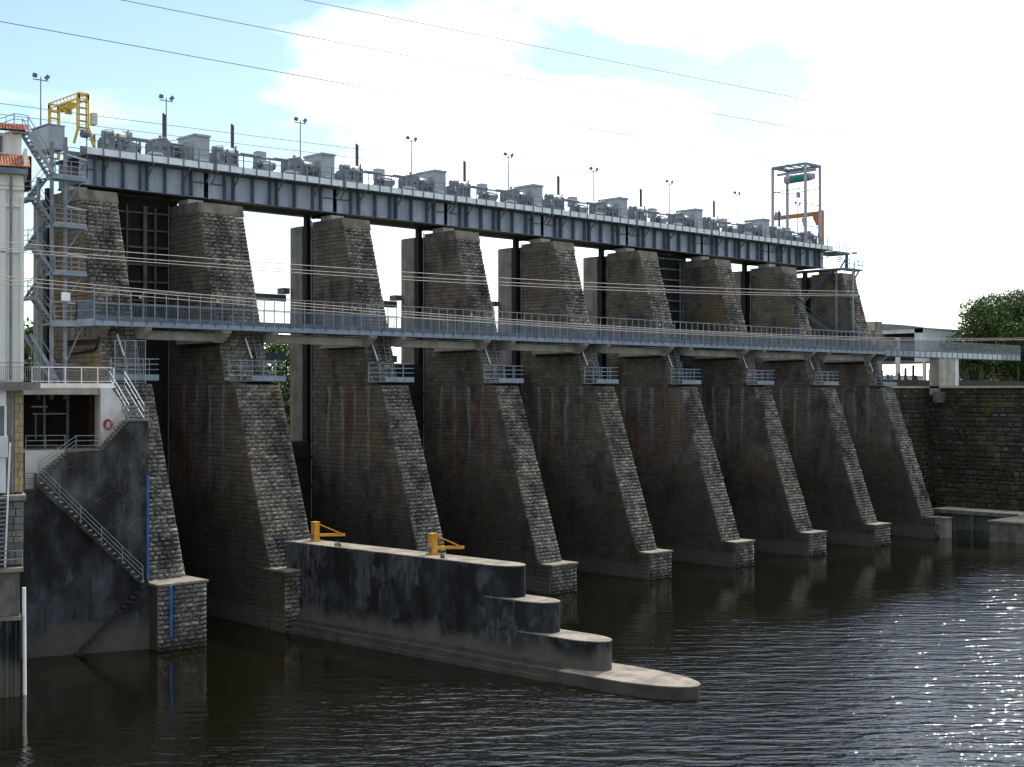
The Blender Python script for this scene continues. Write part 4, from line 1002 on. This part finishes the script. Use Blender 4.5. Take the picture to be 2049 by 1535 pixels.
# ------------------------------------------------------------------ stair tower left of the first pier
t = root('stair_tower', (-3, 9.3, 18), 'grey galvanised zigzag stair tower left of the first pier', 'stair tower')
for (x, y) in ((-3.75,9.0),(-2.75,9.0),(-3.75,11.2),(-2.75,11.2)): MB().box(x-.11, x+.11, y-.11, y+.11, 17.0, 35.7 if x > -3 else 33).build('column', GALVD, t)
LV = [22.5, 26.05, 29.45, 32.85]
for k, z in enumerate(LV):
    MB().box(-3.8, -1.28, 8.6, 9.9, z-.22, z).build('landing', BLUEG, t)
    m = MB(); m.rail([(-3.7,8.6,z),(-1.3,8.6,z),(-1.3,9.9,z)], 1.1, 3, 1.0, .024, toe=.14); m.build('landing_rail', GALV, t)
    zl = z+1.7
    if k < 3:
        MB().box(-5.6, -4.9, 8.7, 11.0, zl-.2, zl).build('half_landing', GALVD, t)
        m = MB(); m.rail([(-4.9,8.7,zl),(-5.6,8.7,zl),(-5.6,11.0,zl)], 1.1, 3, .8, .022); m.build('half_landing_rail', GALV, t)
        fl = MB()
        for yy in (8.75, 9.6): fl.bar((-3.7,yy,z-.1), (-4.95,yy,zl-.1), .05, .22)
        for q in range(7): f_ = q/6; fl.box(-3.8-1.1*f_-.12, -3.8-1.1*f_+.12, 8.78, 9.58, z+1.6*f_, z+1.6*f_+.04)
        for hgt in (.55, 1.05): fl.bar((-3.7,8.75,z+hgt), (-4.95,8.75,zl+hgt), .04)
        fl.build('flight', GALVD, t)
        fl = MB()
        for yy in (9.95, 10.8): fl.bar((-4.95,yy,zl-.1), (-3.7,yy,LV[k+1]-.1), .05, .22)
        for q in range(7): f_ = q/6; fl.box(-4.9+1.1*f_-.12, -4.9+1.1*f_+.12, 9.98, 10.78, zl+1.6*f_, zl+1.6*f_+.04)
        for hgt in (.55, 1.05): fl.bar((-4.95,9.95,zl+hgt), (-3.7,9.95,LV[k+1]+hgt), .04)
        fl.build('flight', GALVD, t)
fl = MB()   # top flight to the deck level
for yy in (8.75, 9.7): fl.bar((-3.6,yy,32.75), (-5.6,yy,35.6), .06, .26)
for q in range(11): f_ = q/10; fl.box(-3.7-1.8*f_-.13, -3.7-1.8*f_+.13, 8.78, 9.68, 32.9+2.7*f_, 32.94+2.7*f_)
for yy in (8.75, 9.7):
    for hgt in (.55, 1.05): fl.bar((-3.6,yy,32.85+hgt), (-5.6,yy,35.7+hgt), .05)
    for f_ in (0,.33,.66,1): fl.bar((-3.6-2*f_,yy,32.8+2.85*f_), (-3.6-2*f_,yy,33.9+2.85*f_), .045)
fl.build('top_flight', GALV, t)
MB().box(-6.6, -5.5, 8.7, 15.5, 35.5, 35.7).build('top_gallery', GALVD, t)
m = MB(); m.rail([(-6.6,8.7,35.7),(-6.6,15.5,35.7)], 1.1, 3, 1.5, .022); m.rail([(-6.6,8.7,35.7),(-5.6,8.7,35.7)], 1.1, 3, 1.0, .022); m.build('gallery_rail', GALV, t)
m = MB()
for z in (19.5, 23.9, 27.4, 30.8, 34.5): m.bar((-3.75,9.0,z), (-2.75,9.0,z), .1); m.bar((-3.75,11.2,z), (-2.75,11.2,z), .1); m.bar((-2.75,9.0,z), (-.2,11.0,z+.1), .12)
for a, b in ((19.5,22.3),(23.9,26),(27.4,29.4),(30.8,32.8)): m.bar((-2.7,9.1,a), (-1.4,9.1,b), .09)
m.build('bracing', GALVD, t)
m = MB()
for k in range(9): m.bar((-5.2+k*.22,9.0-.0*k,18.2), (-5.2+k*.22,9.0,20.6-.2*k), .03)
m.bar((-5.3,9.0,21.6), (-3.2,9.0,18.2), .07, .25); m.bar((-5.3,10.0,21.6), (-3.2,10.0,18.2), .07, .25); m.bar((-5.3,9.0,22.6), (-3.2,9.0,19.2), .05); m.build('bottom_flight', GALVD, t)
o = MB().box(-3.25, -2.6, 8.5, 8.53, 24.0, 24.6).build('notice_sign', WHITEP); tag(o, 'blank white notice on the stair tower above the gangway', 'sign')
# abutment behind the tower
t = root('abutment', (-5, 17, 0), 'dark masonry abutment with concrete pillar behind the stair tower', 'abutment')
MB().box(-6.4, -3.6, 14.6, 22, 8, 20.5).build('masonry', SIDE, t); MB().box(-4.4, -3.0, 15.5, 17.5, 20.5, 33.0).build('pillar', NOSE, t)
MB().box(-6.5, -1.5, 17.5, 20.0, 33.0, 35.6).build('bridge_end', BLACK, t)
MB().box(-2.6, -.2, 12.0, 17.0, -2, 18).build('base', SIDE, t)

# ------------------------------------------------------------------ right end stair on the last pier
t = root('stair_tower', (103, 13, 24), 'blue grey steel stair hugging the flank of the last pier', 'stair tower')
X8 = 101.85
for y in (13.2, 10.8): MB().box(X8-.1, X8+.1, y-.1, y+.1, 22.9, 33.2).build('column', BLUEG, t)
MB().box(X8-1.0, X8+.2, 10.3, 13.6, 25.0, 25.2).build('landing', BLUED, t)
MB().box(X8-1.0, X8+.2, 12.0, 19.5, 33.0, 33.25).build('landing', BLUED, t)
fl = MB()
for xx in (X8-.9, X8-.1): fl.bar((xx,13.5,25.1), (xx,19.0,28.8), .08, .3); fl.bar((xx,13.4,33.0), (xx,18.5,28.9), .08, .28)
for xx in (X8-.9,): fl.bar((xx,13.5,26.1), (xx,19.0,29.8), .05); fl.rail([(xx,10.3,25.2),(xx,13.5,25.2)], 1.1, 3, 1.1, .03)
fl.build('flight', BLUED, t)
m = MB(); m.box(103.2, 107.3, 12.8, 14.0, 33.25, 33.48); m.build('top_platform', BLUED, t)
m = MB(); m.rail([(103.2,12.8,33.48),(107.3,12.8,33.48),(107.3,14,33.48)], 1.1, 2, 1.1, .03); m.build('platform_rail', GALVD, t)
m = MB(); m.bar((104.9,12.7,31.9), (106.2,13.3,33.25), .16); m.bar((105.0,12.7,31.9), (107.2,13.3,33.25), .16); m.build('platform_strut', BLUED, t)
m = MB(); m.box(103.0, 106.2, 14.0, 17.0, 35.4, 35.7); m.bar((105.8,14.2,33.4), (105.8,14.2,35.5), .3); m.bar((104.2,14.2,33.4), (106.0,14.2,35.4), .14)
for k in range(7): m.box(103.6, 104.6, 13.9, 14.3, 33.5+k*.28, 33.55+k*.28)
m.build('head_frame', BLUED, t)
m = MB(); m.rail([(103,14.0,35.7),(106.2,14.0,35.7)], 1.1, 2, .8, .025); m.build('head_rail', GALVD, t)
m = MB(); m.bar((106.2,14.2,35.5), (107.5,14.2,35.7), .08); m.box(107.3, 108.0, 14.0, 14.4, 35.65, 35.85); m.build('lamp_arm', LAMPB, t)

# ------------------------------------------------------------------ right bank: wall, jetty, posts, buildings
t = root('retaining_wall', (115, 3, 0), 'mossy rubble stone retaining wall on the right bank', 'wall')
rs = random.Random(21)
def rubble(p0, p1, h0, h1, nrm, single):
    p0 = Vector(p0); p1 = Vector(p1); L_ = (p1-p0).length; d = (p1-p0)/L_; nv = Vector(nrm)
    big = MB(); z = h0
    while z < h1:
        hh = rs.uniform(.45,.8); s_ = 0
        while s_ < L_:
            w_ = rs.uniform(.6,1.5); e = min(s_+w_, L_); out_ = rs.uniform(.02,.22); z1 = min(z+hh, h1)
            bt = .12*(h1-z)   # batter
            a = p0+d*(s_+.03)+nv*(bt); b = p0+d*(e-.03)+nv*(bt); q = nv*out_; back = -nv*.3
            cz0, cz1 = z+rs.uniform(.02,.06), z1-rs.uniform(.02,.06); mid = (a+b)/2+q*1.0
            v = [a+back, b+back, b+q*.3, a+q*.3]
            v8 = [(p.x,p.y,cz0) for p in v]+[(p.x,p.y,cz1) for p in v]
            big.hexa(v8)
            big.hexa([((a+d*.12+q*.25).x,(a+d*.12+q*.25).y,cz0+.08),((b-d*.12+q*.25).x,(b-d*.12+q*.25).y,cz0+.08),((b-d*.2+q).x,(b-d*.2+q).y,cz0+.14),((a+d*.2+q).x,(a+d*.2+q).y,cz0+.14),
                      ((a+d*.12+q*.25).x,(a+d*.12+q*.25).y,cz1-.06),((b-d*.12+q*.25).x,(b-d*.12+q*.25).y,cz1-.06),((b-d*.2+q).x,(b-d*.2+q).y,cz1-.12),((a+d*.2+q).x,(a+d*.2+q).y,cz1-.12)])
            s_ = e
        z += hh
    return big
MB().box(105.2, 119.0, 10.2, 10.85, -3, 18.1).build('wall_core', MORTAR, t)
MB().box(118.5, 119.48, -60, 10.2, -3, 18.1).build('wall_core', MORTAR, t)
rubble((105.2,10.1,0), (118.6,10.1,0), 0, 18.0, (0,-1,0), False).build('rubble_masonry', BANK, t, kind='stuff')
rubble((118.4,10.1,0), (118.4,-30,0), 0, 18.0, (-1,0,0), False).build('rubble_masonry', BANK, t, kind='stuff')
MB().box(105.2, 119.0, 9.7, 10.85, 18.1, 18.36).build('coping', SANDY, t); MB().box(117.9, 119.48, -60, 9.69, 18.1, 18.36).build('coping', SANDY, t)
g = np.random.default_rng(12); vv = []; ff = []
for q in range(260):
    if q % 3 == 0: cx0, cy0, cz0 = g.uniform(106,118.2), 9.6, g.uniform(2.5,15.5)*g.uniform(.4,1)+1
    else: cx0, cy0, cz0 = 117.6, g.uniform(-26,9.5), g.uniform(2.5,16.5)*g.uniform(.35,1)+1
    off_ = .12*(18-cz0)
    n_ = int(g.uniform(18,60)); R0 = g.uniform(.4,1.1)
    for e in range(n_):
        dx, dy, dz = g.normal(size=3)*R0*np.array((.5,.5,.75)); sz = g.uniform(.07,.18)
        p_ = np.array((cx0+dx-(off_ if q % 3 else 0), cy0+dy-(0 if q % 3 else off_), cz0+dz)); a_ = g.normal(size=3); a_ /= np.linalg.norm(a_); b_ = np.cross(a_, g.normal(size=3)); b_ /= np.linalg.norm(b_)
        i0 = len(vv); vv += [tuple(p_-a_*sz), tuple(p_-b_*sz*.6), tuple(p_+a_*sz), tuple(p_+b_*sz*.6)]; ff.append((i0,i0+1,i0+2,i0+3))
o = MB().add(vv, ff).build('creepers', CREEP); tag(o, 'dark dry creepers and moss hanging over the bank retaining wall', 'creepers', kind='stuff')
t = root('jetty', (112, 0, 2.4), 'low concrete jetty of flat slabs at the foot of the right bank', 'jetty')
for (x0, x1, y0, y1, z0, z1, nm, mt) in ((104.2,116.5,-18,-6.0,-3,2.25,'quay_block',CAP), (104.0,116.6,-18.1,-5.9,2.25,2.45,'slab',SLAB), (112.0,116.8,-6,6.0,2.3,2.62,'deck_slab',SANDY), (111.7,112.0,-5.8,6.0,2.2,2.66,'edge_beam',CAP), (114.5,115.5,-5.5,6.0,-3,2.2,'rear_wall',CONC)):
    MB().box(x0, x1, y0, y1, z0, z1).build(nm, mt, t)
for k in range(5): MB().box(112.1, 112.5, -4.5+k*2.3, -4.1+k*2.3, -3, 2.3).build('jetty_pile', CAP, t)
t = root('mooring_block', (104.8, 1, 0), 'small pale concrete mooring block beside the last pier', 'block')
MB().box(103.6, 104.9, -.9, 1.0, -3, 2.3).build('block', NOSE, t); MB().box(103.5, 105.0, -1, 1.1, 2.3, 2.42).build('top', SLAB, t)
rs = random.Random(4)
for k in range(24):
    x = 117.2+k*1.6+rs.uniform(-.25,.25)
    h = rs.uniform(1.5,3.4); tilt = rs.uniform(-.08,.08); y = 15.0+rs.uniform(-.5,2.5)
    o = MB().tube((x,y,18.3), (x+tilt,y,18.3+h), .2, 7, .17).build('wooden_stake', WOODD)
    tag(o, 'dark wooden stake, ' + SEQ[k] + ' from the left in the row along the right bank top', 'stake', 'dark stakes along the right bank top')
for x0, x1, l in ((109,125.5,'left'), (126,158,'right')):
    o = MB().box(x0, x1, 13.6, 14.1, 18.4, 19.25).build('boom_log', WOODD); tag(o, f'long dark timber boom lying {l} of the concrete bridge pier', 'timber')
t = root('industrial_shed', (176, 46, 18), 'pale blue grey shed with shallow arched roof on the right bank', 'building')
MB().box(171.2, 184, 40.0, 40.3, 23.0, 29.0).build('long_wall', FASC, t)
MB().box(171.0, 171.3, 40.3, 42.0, 23.0, 29.0).build('gable_post', WHITEW, t)
MB().box(171.0, 171.3, 59.2, 60.0, 18, 28.6).build('gable_post', WHITEW, t)
m = MB(); m.prism([(40,28.2),(40,29.0)]+[(40+20*k/10, 29.0+1.0*math.sin(math.pi*k/10)) for k in range(1,10)]+[(60,29.0),(60,28.2)], 'x', 171.0, 171.3); m.build('gable_head', WHITEW, t)
m = MB(); m.prism([(39.7,29.02)]+[(40+20*k/10, 29.1+1.0*math.sin(math.pi*k/10)) for k in range(0,11)]+[(60.3,29.02)], 'x', 170.7, 184.3); m.build('roof', GALVD, t)
MB().box(171.4, 184, 59.7, 60, 23.2, 29).build('rear_wall', WHITEW, t); MB().box(171.4, 184, 40.3, 59.7, 23.0, 23.3).build('raised_floor', STIF, t); m = MB()
for q in (171.2, 177, 183.4): m.box(q, q+.5, 40.1, 40.6, 18, 23)
for q in (171.2, 177, 183.4): m.box(q, q+.5, 59.0, 59.5, 18, 23)
m.build('stilts', WHITEW, t); MB().box(183.7, 184, 40.3, 59.7, 23.3, 29).build('end_wall', STIF, t)
m = MB(); m.box(171.6, 172.0, 42, 58, 25.4, 26.4); m.build('crane_beam', GALVD, t)
t = root('canopy', (188, 40, 18), 'dark flat canopy with slim post beside the pale shed', 'canopy')
MB().box(184.3, 191.5, 38.5, 44, 27.6, 28.4).build('canopy_roof', GALVD, t); MB().box(191.0, 191.4, 38.6, 39.0, 18, 27.6).build('post', GREEN if False else GALV, t); MB().box(184.3, 190, 44, 44.3, 18, 27.6).build('back_wall', BLACK, t)
t = root('concrete_frame', (157, 40, 18), 'grey concrete frame with tall column right behind the last pier', 'frame')
MB().box(155.2, 157.0, 40, 41.2, 18, 29.6).build('column', NOSE, t); MB().box(147, 155.2, 40.2, 40.9, 28.0, 29.5).build('lintel', CONC, t); MB().box(147, 163, 40.2, 40.9, 25.6, 26.6).build('lintel', CONC, t); MB().box(162, 162.8, 40, 40.5, 18, 27.0).build('column', WHITEW, t)
for k, (x, y, wd, dp, h, lab) in enumerate(((190,60,16,7,3.0,'low pale outbuilding seen under the footbridge extension'), (208,45,10,5,3.2,'low tile roofed outbuilding seen right of the concrete bridge pier'))):
    t = root('outbuilding', (x, y, 18), lab, 'building')
    MB().box(x, x+wd, y, y+dp, 18, 18+h).build('wall', WHITEP if k == 0 else YSTONE, t)
    for q in range(4): MB().box(x+1+q*wd/4.2, x+2.2+q*wd/4.2, y-.05, y-.003, 19, 20.4).build('window', GLASS, t)
    m = MB(); m.prism([(y-.3,18+h),(y+dp/2,18+h+1.4),(y+dp+.3,18+h)], 'x', x-.3, x+wd+.3); m.build('roof', TILE if k else FASC, t)

# ------------------------------------------------------------------ trees
def tree(name, x, y, z0, h, r, seed, n, leaf, label, group, mat=LEAF, squash=.8, low=.18):
    rs = random.Random(seed)
    t = root(name, (x, y, z0), label, 'tree', group)
    m = MB(); m.tube((x,y,z0-.3), (x,y,z0+h*.5), r*.09, 8, r*.05)
    for k in range(6):
        a = rs.uniform(0,6.28); b = rs.uniform(.3,.55); m.tube((x,y,z0+h*b*.8), (x+math.cos(a)*r*.6, y+math.sin(a)*r*.6, z0+h*(b+.25)), r*.04, 5, r*.015)
    m.build('trunk', BARK, t)
    blobs = []
    for k in range(130):
        a = k*2.39996+rs.uniform(-.3,.3); u = low+(.95-low)*((k+.5)/130); rr = r*math.sqrt(max(.03, 1-((u-.5)/.52)**2))*rs.choice((.95,.84,.78,.70,.45,.3))
        blobs.append((x+math.cos(a)*rr, y+math.sin(a)*rr, z0+h*u, r*rs.uniform(.15,.25)))
    g = np.random.default_rng(seed); c = np.array(blobs); idx = g.integers(0, len(blobs), n)
    dirs = g.normal(size=(n,3)); dirs /= np.linalg.norm(dirs, axis=1)[:,None]; rad = g.uniform(.55,1.08, n)**.7
    P_ = c[idx,:3]+dirs*(c[idx,3]*rad)[:,None]*np.array((1,1,squash))
    u = g.normal(size=(n,3)); u /= np.linalg.norm(u, axis=1)[:,None]; w_ = np.cross(u, g.normal(size=(n,3))); w_ /= np.linalg.norm(w_, axis=1)[:,None]
    s_ = leaf*g.uniform(.6,1.4, n)[:,None]
    V = np.stack([P_-u*s_, P_-w_*s_*.6, P_+u*s_, P_+w_*s_*.6], 1).reshape(-1,3)
    off = np.array((x,y,z0)); me = bpy.data.meshes.new('crown'); me.from_pydata((V-off).tolist(), [], [(4*k,4*k+1,4*k+2,4*k+3) for k in range(n)])
    me.materials.append(mat); o = bpy.data.objects.new('crown', me); COL.objects.link(o); o.parent = t
    return t
tree('broadleaf_tree', 180, 26, 18.3, 15.8, 12.5, 1, 70000, .22, 'large dense dark green tree at the right edge behind the footbridge', 'trees on the right bank')
tree('broadleaf_tree', 190, 25, 18.3, 16.5, 12.5, 2, 40000, .26, 'tall green tree cut by the right edge of the picture', 'trees on the right bank', LEAFD)
rs = random.Random(33)
spots = [(24,70,13,6),(33,80,14,6),(45,75,13,6.5),(8,62,12,5.5),(-2,48,13,5),(-9,40,14,5.5),(58,95,13,6.5),(75,100,13,7),(95,110,15,7),(20,110,16,8),(60,140,17,8),(110,160,18,9),(-14,60,16,7),(38,120,16,8)]
names = ['just left of the second pier','beside the third pier opening','in the third bay, low','in the first gaps at left','left of the stair tower, nearest','behind the powerhouse corner','in the fourth bay','in the fifth bay','near the sixth bay','far behind the second bay','far behind the fourth bay','far behind the last bays','furthest left behind the tower','far behind the third bay']
for k, (x, y, h, r) in enumerate(spots):
    zb = 7.5+10.5*min(1, max(0, (-14-x)/14))
    tree('reservoir_tree', x, y, zb, h+(5.5 if zb < 12 else 0), r*1.25, 50+k, 4200, .42, f'bushy green tree upstream of the dam, {names[k]}', 'trees upstream of the dam', LEAF if k % 2 else LEAFD, low=.1)

for k, (x, y, h, r) in enumerate(((214,48,9,9),(228,58,9,9),(185,95,8,8),(250,62,10,10),(222,40,9,9),(268,72,11,11),(150,95,7,7),(165,110,8,8))):
    tree('bank_tree', x, y, 18.2, h, r, 90+k, 2600, .5, f"rounded far green tree {('behind the canopy','beyond the tall tree','behind the pale shed','far to the right','under the tall tree','furthest right','behind the concrete frame','between shed and frame')[k]} on the right bank", 'far trees on the right bank', LEAFD if k % 2 else LEAF, low=.05)
# ------------------------------------------------------------------ overhead cables
def cable(pts, y, lab, mat, r=.016, y2=None, ext=40):
    y2 = y if y2 is None else y2
    # smooth catenary-like curve through a quadratic fit
    xs = np.array([p[0] for p in pts]); zs = np.array([p[1] for p in pts]); c = np.polyfit(xs, zs, 2)
    x0, x1 = xs.min()-25, xs.max()+ext; q = np.linspace(x0, x1, 40)
    m = MB(); m.path([(float(a), y+(y2-y)*(float(a)-x0)/(x1-x0), float(np.polyval(c, a))) for a in q], r, 5)
    o = m.build('overhead_cable', mat); tag(o, lab, 'cable', 'overhead cables')
cable([(-23.56,23.36),(-14.68,23.41),(-3.12,23.42),(15.47,23.82),(36.62,24.56)], -30, 'uppermost of the three pale cables crossing the upper piers', CABLE, ext=90)
cable([(-23.56,23.12),(-14.68,23.16),(-3.12,23.22),(15.47,23.58),(36.62,24.35)], -30, 'middle of the three pale cables crossing the upper piers', CABLE, ext=90)
cable([(-23.56,23.0),(-14.68,23.03),(-3.12,23.09),(15.47,23.4),(36.62,24.25)], -30, 'lowest of the three pale cables crossing the upper piers', CABLE, ext=90)
cable([(-23.56,22.06),(-14.67,21.78),(-3.12,21.38),(15.47,21.29),(39.51,21.45),(63.39,22.01)], -30, 'uppermost of the three pale cables in front of the footbridge', CABLE)
cable([(-23.56,21.9),(-14.67,21.65),(-3.12,21.27),(15.47,21.17),(39.51,21.34),(63.39,21.9)], -30, 'middle of the three pale cables in front of the footbridge', CABLE)
cable([(-23.56,21.74),(-14.67,21.49),(-3.12,21.1),(15.47,21.05),(39.51,21.27),(63.39,21.85)], -30, 'lowest of the three pale cables in front of the footbridge', CABLE)
cable([(-23.58,32.04),(-8.86,32.33),(-.19,32.37),(12.84,32.40),(33.27,32.73)], -30, 'lowest sky cable starting high on the left edge of the picture', DCABLE, .02)
cable([(-18.6,33.94),(-4.41,34.33),(7.09,34.56),(17.81,34.75),(37.0,35.45)], -30, 'middle sky cable entering at the top edge left of centre', DCABLE, .02)
cable([(-8.86,35.91),(.5,36.11),(12.42,36.57),(25.34,37.15),(63.53,38.51)], -30, 'highest sky cable entering at the top edge near the white cloud', DCABLE, .02)
cable([(1.21,41.96),(25.81,42.56),(51.48,43.26),(85.17,44.54),(124.52,45.26),(145.69,46.11),(188.31,48.3)], 30, 'upper of two thin wires behind the lamp masts', DCABLE, .03)
cable([(1.21,41.11),(25.81,41.61),(51.47,42.27),(85.16,43.39),(125.17,44.51),(145.68,45.39),(188.3,47.4)], 30, 'lower of two thin wires behind the lamp masts', DCABLE, .03)
